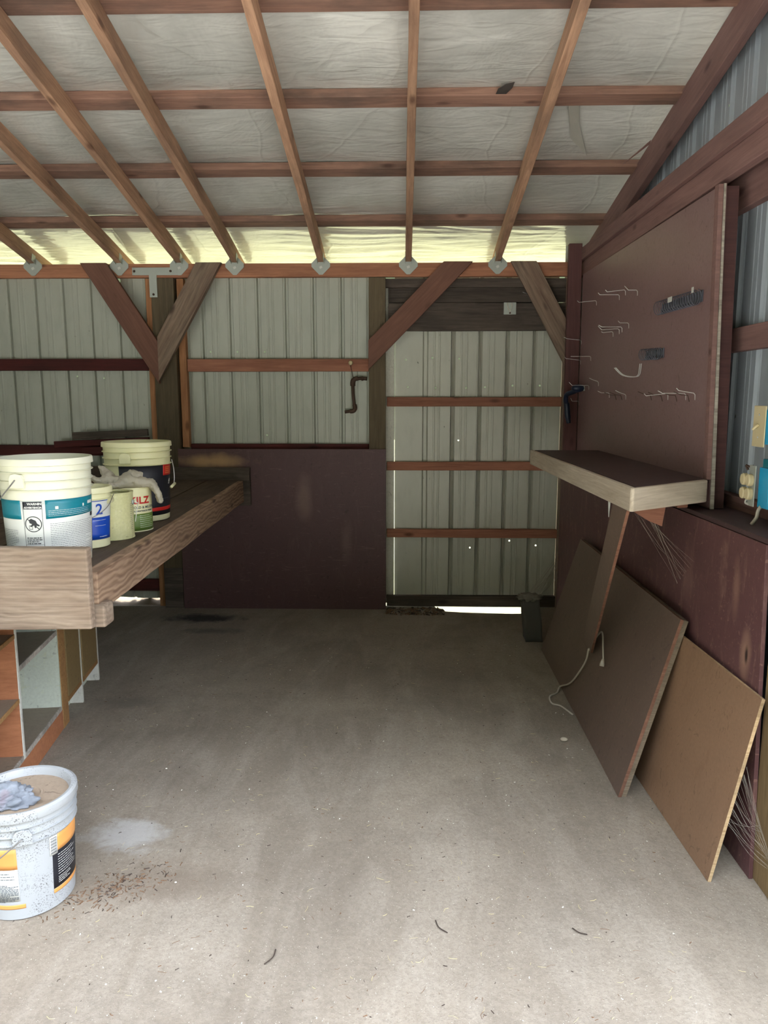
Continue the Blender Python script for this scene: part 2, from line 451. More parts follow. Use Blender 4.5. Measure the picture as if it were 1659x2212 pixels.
M['sid_b'] = siding('siding_back', S(186, 189, 180), S(164, 168, 157), [((x, YM, z), .0065) for x, z in hb]+[((-2.025, YM, 2.352), .032)])
M['sid_d'] = siding('siding_door', S(196, 196, 184), S(174, 176, 166), [((x, YM, z), .0065) for x, z in hd])
M['sid_r'] = siding('siding_right', S(176, 184, 190), S(150, 160, 172), [((1.34, 2.66, 2.62), .004), ((1.34, 3.3, 2.72), .005)])
wb = corr('wall_back', 'x', -4.0, -.165, .03, 2.40, YM, 1, [-3.78+.1975*k for k in range(19)], False, M['sid_b'],
          zb_fn=lambda u: .015+.03*(u < -1.7)+.012*noise.noise(Vector((u*4, 0, 0))))
tag(wb, kind='structure')
wr = corr('wall_right', 'y', 1.5, 5.38, .0, 2.5, 1.34, 1, [1.495+.1975*k for k in range(20)], True, M['sid_r'],
          zt_fn=lambda u: zr(u, .12))
tag(wr, kind='structure')
wl = corr('wall_left', 'y', .86, 5.38, .0, 2.5, -4.0, -1, [.9+.1975*k for k in range(22)], False, M['sid_b'], zt_fn=lambda u: zr(u, .12))
tag(wl, kind='structure')
wf = corr('wall_front', 'x', -4.0, 1.40, 2.42, 3.4, .86, -1, [-3.9+.1975*k for k in range(26)], False, M['sid_b'], zt_fn=lambda u: zr(.86, .0)); tag(wf, kind='structure')

# door in the back wall, sheeted with the same metal
door = empty('door_1', (.51, YM, 0), None, None); tag(door, kind='structure')
corr('metal_sheet', 'x', -.055, 1.09, .02, 2.40, YM, 1, [.164, .357, .548, .739, .931], True, M['sid_d'], parent=door)
corr('edge_sheet', 'x', -.125, -.057, .02, 2.30, YM-.008, 1, [], False, M['white_paint_and_leak'], parent=door)  # light leaking past the door edge, put into this strip's white colour
corr('edge_sheet', 'x', 1.05, 1.125, .06, 2.10, YM-.01, 1, [], False, M['sid_d'], parent=door)
cs = corr('wall_back', 'x', 1.128, 1.345, .03, 2.58, YM+.004, 1, [], False, M['sid_b']); tag(cs, kind='structure')
beam('top_rail', (-.11, 5.345, 1.504), (1.13, 5.345, 1.504), .036, .066, M['girt'], door)
beam('middle_rail', (-.11, 5.345, 1.046), (1.13, 5.345, 1.046), .036, .062, M['girt'], door)
beam('lower_rail', (-.11, 5.345, .553), (1.13, 5.345, .553), .036, .062, M['girt'], door)
beam('bottom_rail', (-.11, 5.33, .048), (1.13, 5.33, .048), .036, .082, M['header'], door)
beam('top_rail', (-.17, 5.335, 2.318), (1.2, 5.335, 2.318), .034, .06, M['header'], door)
beam('header_board', (-.10, 5.335, 2.237), (1.2, 5.335, 2.237), .034, .100, M['header'], door)
beam('header_board', (-.10, 5.325, 2.088), (1.13, 5.325, 2.088), .038, .188, M['header'], door)
# pale latch plate on the header board
lp = empty('latch_plate', (.743, 5.30, 2.14), 'small pale metal latch plate on the dark board above the door', 'latch')
pb = box('plate', .700, .786, 5.301, 5.306, 2.103, 2.185, M['galv'], lp)
for x in (.728, .758):
    tube('rib', [(x-.005+.01*(x > .74)*0, 5.297, 2.18), (x, 5.297, 2.15), (.743, 5.295, 2.122)], .004, M['white_paint_and_leak'], lp)
mobj('screw', lathe_bm([(0, 0), (.006, 0), (.006, .004), (0, .004)], 0, 0, 0, 16), M['rust'], lp).matrix_basis = Matrix.Translation((0, -.006, -.028)) @ Matrix.Rotation(PI/2, 4, 'X')

# roof metal over the plastic
def sheet_bm(x0, x1, y0, y1, zoff, nx, ny, fn=None):
    bm = bmesh.new(); g = []
    for j in range(ny+1):
        y = y0+(y1-y0)*j/ny; row = []
        for i in range(nx+1):
            x = x0+(x1-x0)*i/nx
            row.append(bm.verts.new((x, y, zr(y, zoff)+(fn(x, y) if fn else 0))))
        g.append(row)
    for j in range(ny):
        for i in range(nx): bm.faces.new((g[j][i], g[j][i+1], g[j+1][i+1], g[j+1][i]))
    return bm
rf = mobj('roof', sheet_bm(-4.1, 1.45, Yf-.1, 5.82, .215, 2, 2), M['galv']); tag(rf, kind='structure')
rf.modifiers.new('thick', 'SOLIDIFY').thickness = .004

pd = [.32, .95, 1.58, 2.19, 2.81, 3.43]       # purlins: distance of the lower edge from the back wall
def sag(x, y):
    d = YB-y; lim = [-.9]+pd+[4.2]
    for a, b in zip(lim, lim[1:]):
        if a <= d <= b:
            u = (d-a)/(b-a)
            h = -.028*math.sin(PI*u)*(1 if d > .32 else .6)
            wv = noise.noise(Vector((x*.9+a*5, y*1.2, a)))
            amp = .0012+.012*math.exp(-max(d, 0)/.7)
            e = math.exp(-((u-.10)/.16)**2) if d > .32 else .9
            mod = max(0, .25+1.3*noise.noise(Vector((x*.8, a*3, 7.))))
            q = Vector((x*2.0+2*wv, y*15+2.2*noise.noise(Vector((x*1.3, y*1.5, a))), a*3))
            fold = 1-2*abs(noise.noise(q))-.6*abs(noise.noise(q*2.3))
            big = .014*noise.noise(Vector((x*1.2, y*1.3, 5.)))
            crease = .004*(1-abs(noise.noise(Vector((x*2.6+y, y*1.4-x*.7, 11.))))*3) if noise.noise(Vector((x, y, 2.))) > .05 else 0
            return h+amp*e*mod*fold+big*math.sin(PI*u)+max(0, crease)*math.sin(PI*u)
    return 0.
t = NT('vapour_plastic')
v = t.coord(rand=False, scale=(1, 1, 1)); n1 = t.noise(v, 1.3, 6, .6, .5)
n6 = t.noise(t.coord(rand=False, scale=(2.2, 9, 1)), 2.0, 2, .45, 1.2)
n7 = t.noise(t.coord(rand=False, scale=(1, 1.2, 1)), 2.2, 3, .6, 3.)
c = t.ramp(n1, [(.34, S(184, 184, 178)), (.66, S(232, 232, 226))])
dv = t.n.new('ShaderNodeVectorMath'); dv.operation = 'MULTIPLY_ADD'; dv.inputs[1].default_value = (.22, .22, .22)
n11 = t.n.new('ShaderNodeTexNoise'); n11.inputs['Scale'].default_value = 1.7; n11.inputs['Detail'].default_value = 3
t.l.new(t.coord(rand=False), n11.inputs['Vector']); t.l.new(n11.outputs['Color'], dv.inputs[0]); t.l.new(t.coord(rand=False, scale=(1, .55, 1)), dv.inputs[2])
vo = t.n.new('ShaderNodeTexVoronoi'); vo.feature = 'DISTANCE_TO_EDGE'; vo.inputs['Scale'].default_value = 1.25; t.l.new(dv.outputs[0], vo.inputs['Vector'])
crs = t.ramp(vo.outputs[0], [(.0, (1, 1, 1)), (.014, (0, 0, 0))])
c = t.mix(t.math('MULTIPLY', crs, .10), c, S(150, 148, 140))
t.col(c); t.set(Roughness=.28); t.b.inputs['Coat Weight'].default_value = .9; t.b.inputs['Coat Roughness'].default_value = .08
bp = t.bump(t.math('ADD', t.mix(.5, n6, n7), t.math('MULTIPLY', crs, .12)), .38, .035)
tl = t.n.new('ShaderNodeBsdfTranslucent'); tl.inputs[0].default_value = S(232, 226, 200)
ms = t.n.new('ShaderNodeMixShader'); ms.inputs[0].default_value = .16
t.l.new(bp.outputs[0], tl.inputs['Normal'])
t.l.new(t.b.outputs[0], ms.inputs[1]); t.l.new(tl.outputs[0], ms.inputs[2]); t.l.new(ms.outputs[0], t.out.inputs[0])
M['plastic'] = t.m
cl = mobj('ceiling', sheet_bm(-4.0, 1.34, Yf, 5.78, .148, 130, 720, sag), M['plastic'], smooth=True); tag(cl, kind='structure')

# purlins (flat timbers over the rafters, run left to right)
nm_p = ['lowest, next to the back wall', 'second up from the back wall', 'third up from the back wall', 'fourth up from the back wall', 'topmost in the photo', 'nearest the open front']
for k, d in enumerate(pd):
    dc = d+.045
    o = beam('purlin', (-4.0, YB-dc, zr(YB-dc, .116)), (1.33, YB-dc, zr(YB-dc, .116)), .09, .04, M['purlin'], up=(0, SL, 1), seg=40, wob=.003)
    tag(o, f'brown wooden roof purlin crossing above the rafters, {nm_p[k]}', 'purlin', 'roof purlins')

# rafters
rx = [(-3.17, 'leftmost, only its foot in view'), (-2.56, 'second from the left'), (-1.957, 'third from the left'), (-1.54, 'fourth from the left, meeting the steel tee strap'),
      (-1.156, 'fifth from the left, foot beside the grey brace'), (-.562, 'sixth from the left, broad and orange brown'), (.038, 'running almost straight up the photo'), (.647, 'nearest the gable wall on the right')]
def rafter(x):
    y0, y1 = 5.74, Yf
    return beam('rafter', (x, y0, zr(y0, .046)), (x, y1, zr(y1, .046)), .040, .090, M['rafter'], up=(0, SL, 1), seg=30, wob=.0025)
for x, s in rx:
    o = rafter(x); tag(o, f'brown wooden ceiling rafter, {s}', 'rafter', 'ceiling rafters')
o = beam('gable_rafter', (1.27, 5.5, zr(5.5, .035)), (1.27, Yf, zr(Yf, .035)), .04, .15, M['frame_pink'], up=(0, SL, 1), seg=30)
tag(o, 'wide sloping end rafter along the top of the right gable wall', 'rafter')

# ------------------------------------------------------------------ back wall framing
o = beam('top_plate', (-4.0, 5.29, 2.400), (1.24, 5.29, 2.400), .04, .092, M['plate'], seg=40)
tag(o, 'long rust brown timber plate running along the top of the back wall', 'beam')
post = beam('corner_post', (-1.667, 5.345, 0), (-1.667, 5.345, 2.352), .15, .16, M['post'], up=(-1, 0, 0), seg=12)
post.name = 'wall_post'; tag(post, 'brown grey square post carrying the v of two braces, behind the buckets', 'post')
o = beam('wall_post', (-.176, 5.345, 0), (-.176, 5.345, 2.352), .15, .116, M['post'], up=(-1, 0, 0), seg=12)
tag(o, 'brown grey square post between the middle siding and the metal door', 'post')
o = beam('door_stud', (1.165, 5.34, 0), (1.165, 5.34, 2.352), .12, .075, M['brace_grey'], up=(-1, 0, 0), seg=12)
tag(o, 'narrow grey stud with cobwebs at the right edge of the metal door', 'stud')
for x, w, s in ((-1.775, .042, 'left'), (-1.553, .05, 'right')):
    o = beam('furring_strip', (x, 5.33, 1.18 if s == 'right' else .0), (x, 5.33, 2.352), .05, w, M['strip'], up=(-1, 0, 0), seg=10)
    tag(o, f'thin orange vertical wood strip on the {s} side of the braced post', 'strip')
o = box('post_foot_board', -1.742, -1.605, 5.262, 5.268, 0, .30, M['header']); tag(o, 'dark greenish board over the foot of the braced post under the bench', 'board')

def girt(x0, x1, z, h, m, label, y=5.335, w=.04, dz=0):
    o = beam('girt', (x0, y, z-dz/2), (x1, y, z+dz/2), w, h, m, seg=20); return tag(o, label, 'rail')
girt(-1.525, -.238, 1.760, .088, M['girt'], 'orange brown rail across the middle siding with small white knob')
girt(-3.99, -1.80, 1.765, .082, M['girt_dark'], 'dark red rail across the siding left of the braced post')
girt(-1.525, -.238, 1.166, .075, M['girt_dark'], 'dark red rail just above the maroon panel on the back wall', y=5.345)
girt(-3.99, -1.80, 1.155, .075, M['girt_dark'], 'dark red rail behind the big white bucket, low on back wall', y=5.345)
girt(-3.99, -1.80, .155, .085, M['girt_dark'], 'short dark rail low on siding seen beneath the bench')
o = beam('loose_plank', (-2.50, 5.290, 1.200), (-1.815, 5.290, 1.232), .04, .044, M['girt_dark']); tag(o, 'reddish loose plank lying above the rail, left of braced post', 'plank')
o = beam('loose_plank', (-2.36, 5.275, 1.262), (-1.815, 5.275, 1.288), .03, .048, M['header']); tag(o, 'dark uppermost loose plank stacked left of the braced post', 'plank')
# something for the planks to lie on
o = beam('plank_rest', (-2.30, 5.285, 1.155), (-1.82, 5.285, 1.172), .045, .05, M['girt_dark']); tag(o, 'lowest dark plank of the small stack behind the far bucket', 'plank')

top = ((0, 0, 2.447), (0, 0, 1))
def brace(a, b, w, m, label, cut):
    o = beam('brace', a, b, w[0], w[1], m, up=(0, -1, 0), trim=[top]+cut, wob=.003, bevel=.002); return tag(o, label, 'brace')
# width lies in the wall plane: w across the face, h = thickness (towards the room)
ym = 5.248
midx = -1.7035
brace((-2.26, ym, 2.66), (-1.55, ym, 1.53), (.155, .038), M['brace_red'], 'smooth red brown diagonal brace, left arm of the v at the post', [((midx, 0, 0), (1, 0, 0))])
brace((-1.20, ym, 2.67), (-1.86, ym, 1.53), (.150, .042), M['brace_grey'], 'weathered grey diagonal brace, right arm of the v at the post', [((midx, 0, 0), (-1, 0, 0))])
brace((.55, ym, 2.62), (-.42, ym, 1.64), (.142, .040), M['brace_red'], 'red brown diagonal brace rising from the post across door corner', [((-.236, 0, 0), (-1, 0, 0))])
brace((.71, ym, 2.64), (1.26, ym, 1.66), (.150, .040), M['brace_grey'], 'weathered grey diagonal brace at the top right corner of door', [((1.19, 0, 0), (1, 0, 0))])

# maroon panel on the back wall
def pnl(name, x0, x1, y0, y1, z0, z1, m, **k): return box(name, x0, x1, y0, y1, z0, z1, m, bevel=.0015, **k)
o = pnl('wall_panel', -1.600, -.114, 5.252, 5.268, .0, 1.172, M['red_back']); tag(o, 'large dark maroon plywood panel low on the back wall', 'panel')
# bare scorched patch on the panel above the bench: its own material spot
t2 = M['red_back'].copy(); t2.name = 'red_panel_patch'; o.data.materials[0] = t2
nt = t2.node_tree; pr = [n for n in nt.nodes if n.type == 'BSDF_PRINCIPLED'][0]
src = pr.inputs['Base Color'].links[0].from_socket
def patch(src, cx, cz, sx, sz, colr, amt, ax=0):
    g = nt.nodes.new('ShaderNodeNewGeometry'); mp = nt.nodes.new('ShaderNodeMapping')
    mp.inputs['Location'].default_value = (-cx/sx, 0, -cz/sz) if ax == 0 else (0, -cx/sx, -cz/sz); mp.inputs['Scale'].default_value = (1/sx, 0, 1/sz) if ax == 0 else (0, 1/sx, 1/sz)
    nt.links.new(g.outputs['Position'], mp.inputs[0])
    nz = nt.nodes.new('ShaderNodeTexNoise'); nz.inputs['Scale'].default_value = 9; nz.inputs['Detail'].default_value = 5
    nt.links.new(g.outputs['Position'], nz.inputs['Vector'])
    ln = nt.nodes.new('ShaderNodeVectorMath'); ln.operation = 'LENGTH'; nt.links.new(mp.outputs[0], ln.inputs[0])
    ad = nt.nodes.new('ShaderNodeMath'); ad.operation = 'MULTIPLY_ADD'; ad.inputs[1].default_value = 1.3
    nt.links.new(nz.outputs[0], ad.inputs[0]); nt.links.new(ln.outputs['Value'], ad.inputs[2])
    r = nt.nodes.new('ShaderNodeValToRGB'); r.color_ramp.elements[0].position = 0; r.color_ramp.elements[1].position = 1
    sb = nt.nodes.new('ShaderNodeMath'); sb.operation = 'SUBTRACT'; sb.inputs[1].default_value = .9
    nt.links.new(ad.outputs[0], sb.inputs[0]); nt.links.new(sb.outputs[0], r.inputs[0])
    r.color_ramp.elements[0].color = (amt, amt, amt, 1); r.color_ramp.elements[1].color = (0, 0, 0, 1)
    mx = nt.nodes.new('ShaderNodeMix'); mx.data_type = 'RGBA'; nt.links.new(r.outputs[0], mx.inputs[0])
    nt.links.new(src, mx.inputs[6]); mx.inputs[7].default_value = colr; return mx.outputs[2]
src = patch(src, -1.36, 1.085, .25, .05, S(176, 142, 102), 1.)
src = patch(src, -.70, .82, .06, .20, S(132, 108, 100), .55)
src = patch(src, -.40, .50, .04, .16, S(122, 98, 92), .45)
nt.links.new(src, pr.inputs['Base Color'])

# steel tee strap
ts = empty('tee_strap', (-1.72, 5.245, 2.38), 'galvanised steel tee strap joining top plate and braced post', 'bracket')
bmx = box_bm(-1.868, -1.555, 5.262, 5.266, 2.369, 2.420)
box_bm(-1.752, -1.699, 5.2605, 5.2645, 2.221, 2.40, bmx)
mobj('strap', bmx, M['galv'], ts)
def bolt(x, y, z, parent, r=.008):
    b = lathe_bm([(0, 0), (r, 0), (r, .004), (r*.6, .006), (0, .006)], 0, 0, 0, 12)
    bmesh.ops.rotate(b, verts=b.verts[:], matrix=Matrix.Rotation(PI/2, 3, 'X'))
    bmesh.ops.translate(b, verts=b.verts[:], vec=(x, y, z))
    return mobj('bolt', b, M['rust'], parent, smooth=True)
for x, z in ((-1.853, 2.395), (-1.60, 2.395), (-1.725, 2.24)): bolt(x, 5.260, z, ts)

# rafter ties (diamond plates)
hx = [(-2.56, 'leftmost of the seven'), (-1.957, 'at left end of tee strap'), (-1.54, 'at right end of tee strap'), (-1.156, 'just right of the grey brace head'),
      (-.562, 'above the middle siding'), (.038, 'above left part of metal door'), (.647, 'nearest the gable wall')]
def tie(x, label):
    e = empty('rafter_tie', (x, 5.26, 2.43), f'diamond steel tie under a rafter foot, {label}', 'bracket', 'rafter ties along the top plate')
    y = 5.266; r = .064; pts = []
    for (ax, az) in ((-1, 0), (0, -1), (1, 0), (0, 1)):
        px, pz = ax*r, az*r; tx, tz = -az*.012, ax*.012
        pts += [(x+px*1.0-tx*(-1)*0+tx*-1, y, 2.432+pz+tz*-1), (x+px+tx, y, 2.432+pz+tz)]
    prism('plate', pts, (0, -.003, 0), M['galv'], e, bevel=0)
    prism('flange', [(x-.022, y, 2.44), (x-.022, y-.06, 2.462), (x-.022, y-.045, 2.51), (x-.022, y, 2.50)], (.0015, 0, 0), M['galv'], e, bevel=0)
    prism('flange', [(x+.0215, y, 2.44), (x+.0215, y-.06, 2.462), (x+.0215, y-.045, 2.51), (x+.0215, y, 2.50)], (.0015, 0, 0), M['galv'], e, bevel=0)
    prism('stamped_slot', [(x-.006, y-.0035, 2.405), (x+.012, y-.0035, 2.413), (x+.006, y-.0035, 2.428), (x-.012, y-.0035, 2.42)], (0, -.001, 0), M['paper'], e, bevel=0)
for x, s in hx: tie(x, s)

# knob, string and iron pipe crank hanging from the rail
k = empty('rail_knob', (-.364, 5.31, 1.775), 'small round white knob on the orange brown rail', 'knob')
mobj('knob', (lambda b: (bmesh.ops.create_uvsphere(b, u_segments=20, v_segments=12, radius=.016), bmesh.ops.translate(b, verts=b.verts[:], vec=(-.364, 5.301, 1.775)), b)[2])(bmesh.new()), M['ivory'], k, smooth=True)
cr = empty('pipe_crank', (-.34, 5.34, 1.65), 'rusty bent iron pipe crank hanging on a wire beside the post', 'pipe')
tube('wire', spline([(-.364, 5.30, 1.76), (-.357, 5.30, 1.72), (-.348, 5.31, 1.67)]), .0022, M['rust'], cr)
tube('pipe', spline([(-.250, 5.315, 1.665), (-.30, 5.315, 1.668), (-.335, 5.315, 1.66)]), .012, M['rust'], cr, 12)
tube('elbow', spline([(-.315, 5.315, 1.668), (-.338, 5.315, 1.662), (-.350, 5.315, 1.645), (-.351, 5.315, 1.615)]), [.016]*12+[.018]*13, M['rust'], cr, 12)
tube('pipe', spline([(-.351, 5.315, 1.63), (-.348, 5.315, 1.55), (-.340, 5.315, 1.47)]), .0115, M['rust'], cr, 12)
tube('elbow', spline([(-.340, 5.315, 1.485), (-.336, 5.315, 1.458), (-.348, 5.315, 1.440), (-.372, 5.315, 1.437)]), .0155, M['rust'], cr, 12)
tube('pipe', [(-.365, 5.315, 1.438), (-.409, 5.315, 1.432)], .011, M['rust'], cr, 12)
tube('collar', [(-.29, 5.315, 1.667), (-.275, 5.315, 1.666)], .015, M['rust'], cr, 12)

# ------------------------------------------------------------------ right wall framing
o = beam('tie_beam', (1.22, 5.25, 2.384), (1.22, Yf, 2.384), .04, .092, M['frame_pink'], seg=30); tag(o, 'lower of the two level beams along the right wall, above the pegboard', 'beam')
o = beam('tie_beam', (1.196, 5.25, 2.470), (1.196, Yf, 2.470), .038, .078, M['frame_pink'], seg=30); tag(o, 'upper of the two level beams along the right wall', 'beam')
o = beam('wall_rail', (1.32, 5.2, 2.315), (1.32, 1.95, 2.315), .04, .138, M['frame_pink'], seg=20); tag(o, 'wide reddish board high on right siding beside the pegboard', 'rail')
o = beam('wall_rail', (1.32, 5.2, 1.756), (1.32, 1.95, 1.756), .04, .092, M['frame_pink'], seg=20); tag(o, 'reddish rail across right siding at mid height', 'rail')
o = beam('wall_rail', (1.32, 5.2, 1.108), (1.32, 1.95, 1.108), .04, .088, M['frame_pink'], seg=20); tag(o, 'reddish rail at the foot of right siding, behind the ledge', 'rail')
o = box('ledge_board', 1.122, 1.298, 1.95, 5.24, 1.086, 1.103, M['shelf_top']); tag(o, 'dark dusty ledge board on top of the maroon lower right wall', 'ledge')
o = beam('corner_post', (1.148, 5.125, 1.105), (1.138, 5.125, 2.535), .04, .088, M['corner'], up=(-1, 0, 0), seg=10); tag(o, 'dark maroon corner board standing taller than the top plate', 'post')
# lower maroon panel and posts behind it
o = prism('wall_panel', [(1.12, 2.205, 0), (1.12, 2.262, 1.084), (1.12, 5.23, 1.084), (1.12, 5.23, 0)], (.013, 0, 0), M['red_right']); tag(o, 'maroon plywood panel on the lower right wall behind leaning boards', 'panel')
nt = M['red_right'].node_tree; pr = [n for n in nt.nodes if n.type == 'BSDF_PRINCIPLED'][0]
src = pr.inputs['Base Color'].links[0].from_socket
src = patch(src, 2.345, .70, .035, .10, S(168, 132, 112), .7, 1)
src = patch(src, 2.335, .705, .010, .030, S(40, 24, 24), .95, 1)
src = patch(src, 2.44, .90, .028, .10, S(158, 122, 106), .55, 1)
src = patch(src, 2.85, .85, .05, .12, S(140, 104, 98), .4, 1)
nt.links.new(src, pr.inputs['Base Color'])
for y0, y1, s in ((2.04, 2.262, 'nearest, beside the edge of the maroon panel'), (3.60, 3.75, 'hidden behind the maroon panel')):
    if s[0] == 'n':
        o = beam('wall_post', (1.205, (y0+y1)/2, 0), (1.205, (y0+y1)/2, 1.084), .14, .155, M['post_tan'], up=(0, 1, 0), seg=10)
        tag(o, f'rough tan post of the right wall, {s}', 'post')

# pegboard panel
pg = empty('pegboard', (1.2, 4.0, 1.2), 'large dusty pink brown panel with wire hooks on the right wall', 'panel')
prism('panel', [(1.188, 2.925, 2.318), (1.188, 5.095, 2.336), (1.188, 5.08, 1.106), (1.188, 2.86, 1.106)], (.012, 0, 0), M['pink'], pg)
prism('edge_strip', [(1.170, 2.925, 2.315), (1.170, 2.962, 2.316), (1.170, 2.895, 1.22), (1.170, 2.862, 1.22)], (.017, 0, 0), M['frame_pink'], pg)
prism('end_batten', [(1.188, 2.926, 2.315), (1.1945, 2.926, 2.315), (1.203, 2.862, 1.106), (1.188, 2.862, 1.106)], (0, -.008, 0), M['white_edge'], pg)
o = prism('wall_stud', [(1.204, 2.935, 2.31), (1.250, 2.935, 2.31), (1.250, 2.88, 1.106), (1.204, 2.88, 1.106)], (0, .04, 0), M['corner']); tag(o, 'dark stud in shadow behind the near edge of the pegboard', 'stud')

# hooks
HK = [(3.9, 2.07, 1.14, 2.07, 1.12, 2.09), (4.11, 2.1, 1.09, 2.09, 1.08, 2.1), (4.22, 2.09, 1.08, 2.09, 1.07, 2.1), (4.71, 2.12, 1.08, 2.11, 1.07, 2.12), (4.02, 1.92, 1.14, 1.92, 1.13, 1.93), (4.14, 1.91, 1.08, 1.91, 1.06, 1.92), (4.19, 1.905, 1.09, 1.9, 1.07, 1.92), (4.31, 1.90, 1.13, 1.895, 1.12, 1.90), (5.06, 1.91, 1.09, 1.92, 1.07, 1.93), (4.79, 1.79, 1.07, 1.79, 1.06, 1.79), (5.06, 1.78, 1.09, 1.79, 1.08, 1.8), (4.58, 1.63, 1.15, 1.64, 1.13, 1.65), (4.81, 1.61, 1.08, 1.61, 1.06, 1.63), (4.01, 1.55, 1.15, 1.56, 1.13, 1.57), (4.33, 1.56, 1.14, 1.56, 1.12, 1.57), (3.38, 1.55, 1.09, 1.54, 1.08, 1.55), (3.17, 1.55, 1.09, 1.55, 1.07, 1.56), (3.07, 1.55, 1.12, 1.56, 1.11, 1.57), (5.06, 1.51, 1.14, 1.51, 1.13, 1.53)]
HL = ['top right of the upper cluster', 'long one in the upper cluster', 'lower left one in the upper cluster', 'lone one near the top left',
      'topmost of the middle cluster', 'longer one of the middle pair', 'shorter one of the middle pair', 'lowest stub of the middle cluster',
      'beside the corner board below the brace', 'low left, next to two others by the corner', 'farthest left above the dark tool', 'just above the dark tool, to its right',
      'over the top of the dark tool', 'left end of the long bottom row', 'second from the left in the bottom row', 'middle of the bottom row', 'brightest of the bottom row',
      'right end of the bottom row', 'holding the handle of the dark tool']
for (y, z, ex, ez, tx, tz), s in zip(HK, HL):
    h = tube('wire_hook', [(1.1875, y, z-.028), (1.186, y, z-.006), (1.18, y, z), ((1.18+ex)/2, y, (z+ez)/2), (ex, y, ez), (tx, y, tz)], .0017, M['steel'], seg=6)
    tag(h, f'steel wire hook on the pegboard, {s}', 'hook', 'wire hooks on the pegboard')
# extra short pins of the bottom row
for i, (y, z) in enumerate([(3.13, 1.535), (3.27, 1.535), (3.45, 1.535), (4.08, 1.54), (4.19, 1.54), (3.60, 1.54)]):
    nm = ['right part of the bottom row, near its end', 'right part of the bottom row, second pin', 'between the bright hooks of the bottom row', 'left part of the bottom row, right pin', 'left part of the bottom row, left pin', 'lone pin in the gap of the bottom row'][i]
    h = tube('short_hook', [(1.1875, y, z-.02), (1.18, y, z+.006), (1.15, y-.01, z+.008), (1.115, y-.02, z+.02)], .0016, M['rust'], seg=6)
    tag(h, f'short dull wire pin, {nm}', 'hook', 'short pins on the pegboard')
dh = empty('double_hook', (1.187, 3.8, 1.66), 'curved double wire hook below the short coil rack', 'hook')
for dy in (-.012, .012):
    tube('wire', spline([(1.187, 3.79+dy, 1.70), (1.180, 3.79+dy, 1.645), (1.15, 3.79+dy, 1.635), (1.10, 3.79+dy, 1.645), (1.06, 3.79+dy, 1.68)]), .0022, M['steel'], dh)
# coil racks
def coil(y0, y1, z0, z1, turns, r, label, tags):
    e = empty('coil_rack', (1.18, (y0+y1)/2, (z0+z1)/2), label, 'tool rack')
    pts = []
    for i in range(turns*14+1):
        u = i/(turns*14); a = 2*PI*turns*u
        pts.append((1.164+r*.6*math.sin(a), y0+(y1-y0)*u, z0+(z1-z0)*u+r*math.cos(a)))
    tube('spring', pts, .0017, M['coil'], e, 5)
    box('back_strip', 1.1825, 1.1875, min(y0, y1), max(y0, y1), min(z0, z1)-.018, max(z0, z1)+.018, M['coil'], e)
    for yy, zz, w in tags: box('price_tag', 1.140, 1.142, yy, yy+w, zz, zz+.022, M['paper'], e)
coil(3.05, 3.52, 1.925, 1.935, 17, .030, 'long coiled wire spring tool rack on the upper part of pegboard', [(3.27, 1.935, .05), (3.035, 1.94, .02)])
coil(3.46, 3.71, 1.730, 1.738, 9, .026, 'short coiled wire spring tool rack in the middle of pegboard', [])
# dark tool
tl_ = empty('hand_tool', (1.12, 4.85, 1.5), 'dark blue hand tool with curved handle hanging on hooks near corner', 'tool')
b = bmesh.new(); bmesh.ops.create_uvsphere(b, u_segments=24, v_segments=14, radius=1)
bmesh.ops.scale(b, verts=b.verts[:], vec=(.042, .03, .026)); bmesh.ops.translate(b, verts=b.verts[:], vec=(1.125, 4.84, 1.592))
mobj('head', b, M['dark_plastic'], tl_, smooth=True)
tube('neck', spline([(1.13, 4.85, 1.585), (1.11, 4.90, 1.57), (1.085, 4.96, 1.555), (1.08, 4.98, 1.53), (1.085, 4.99, 1.50)]), .016, M['dark_plastic'], tl_, 12)
tube('handle', spline([(1.085, 4.99, 1.52), (1.095, 5.0, 1.47), (1.10, 5.0, 1.42), (1.11, 5.0, 1.365)]), [.012]*4+[.019]*16+[.015]*5, M['dark_plastic'], tl_, 12)
box('end_cap', 1.158, 1.166, 4.825, 4.855, 1.575, 1.607, M['galv'], tl_)

# ------------------------------------------------------------------ small shelf on the right
sh = empty('wall_shelf', (1.0, 3.5, 1.2), 'dark topped shelf with whitewashed edge boards on the right wall', 'shelf')
A, B_, Cc, D_ = (.812, 2.612), (.786, 4.52), (1.186, 4.52), (1.186, 2.868)
prism('top', [(A[0]+.018, A[1]+.02, 1.204), (B_[0]+.018, B_[1], 1.204), (Cc[0], Cc[1], 1.204), (D_[0], D_[1]+.01, 1.204)], (0, 0, .014), M['shelf_top'], sh)
beam('front_board', (A[0]+.001, A[1]-.004, 1.176), (B_[0]+.001, B_[1], 1.176), .019, .086, M['white_wood'], sh, seg=20)
beam('end_board', (A[0]-.006, A[1]-.008, 1.176), (D_[0]-.02, D_[1]-.01, 1.178), .020, .086, M['white_wood'], sh, bevel=.006)
prism('bracket', [(.868, 2.76, 1.132), (.985, 2.76, 1.132), (.975, 2.76, 1.055), (.925, 2.76, 1.075), (.86, 2.76, 1.115)], (0, .04, 0), M['girt'], sh)
beam('ledger', (1.1, 4.3, 1.15), (1.1, 2.9, 1.15), .04, .09, M['girt'], sh)
tube('nail', [(.82, 2.92, 1.132), (.82, 2.92, 1.064)], [.006, .001], M['paper'], sh, 8)

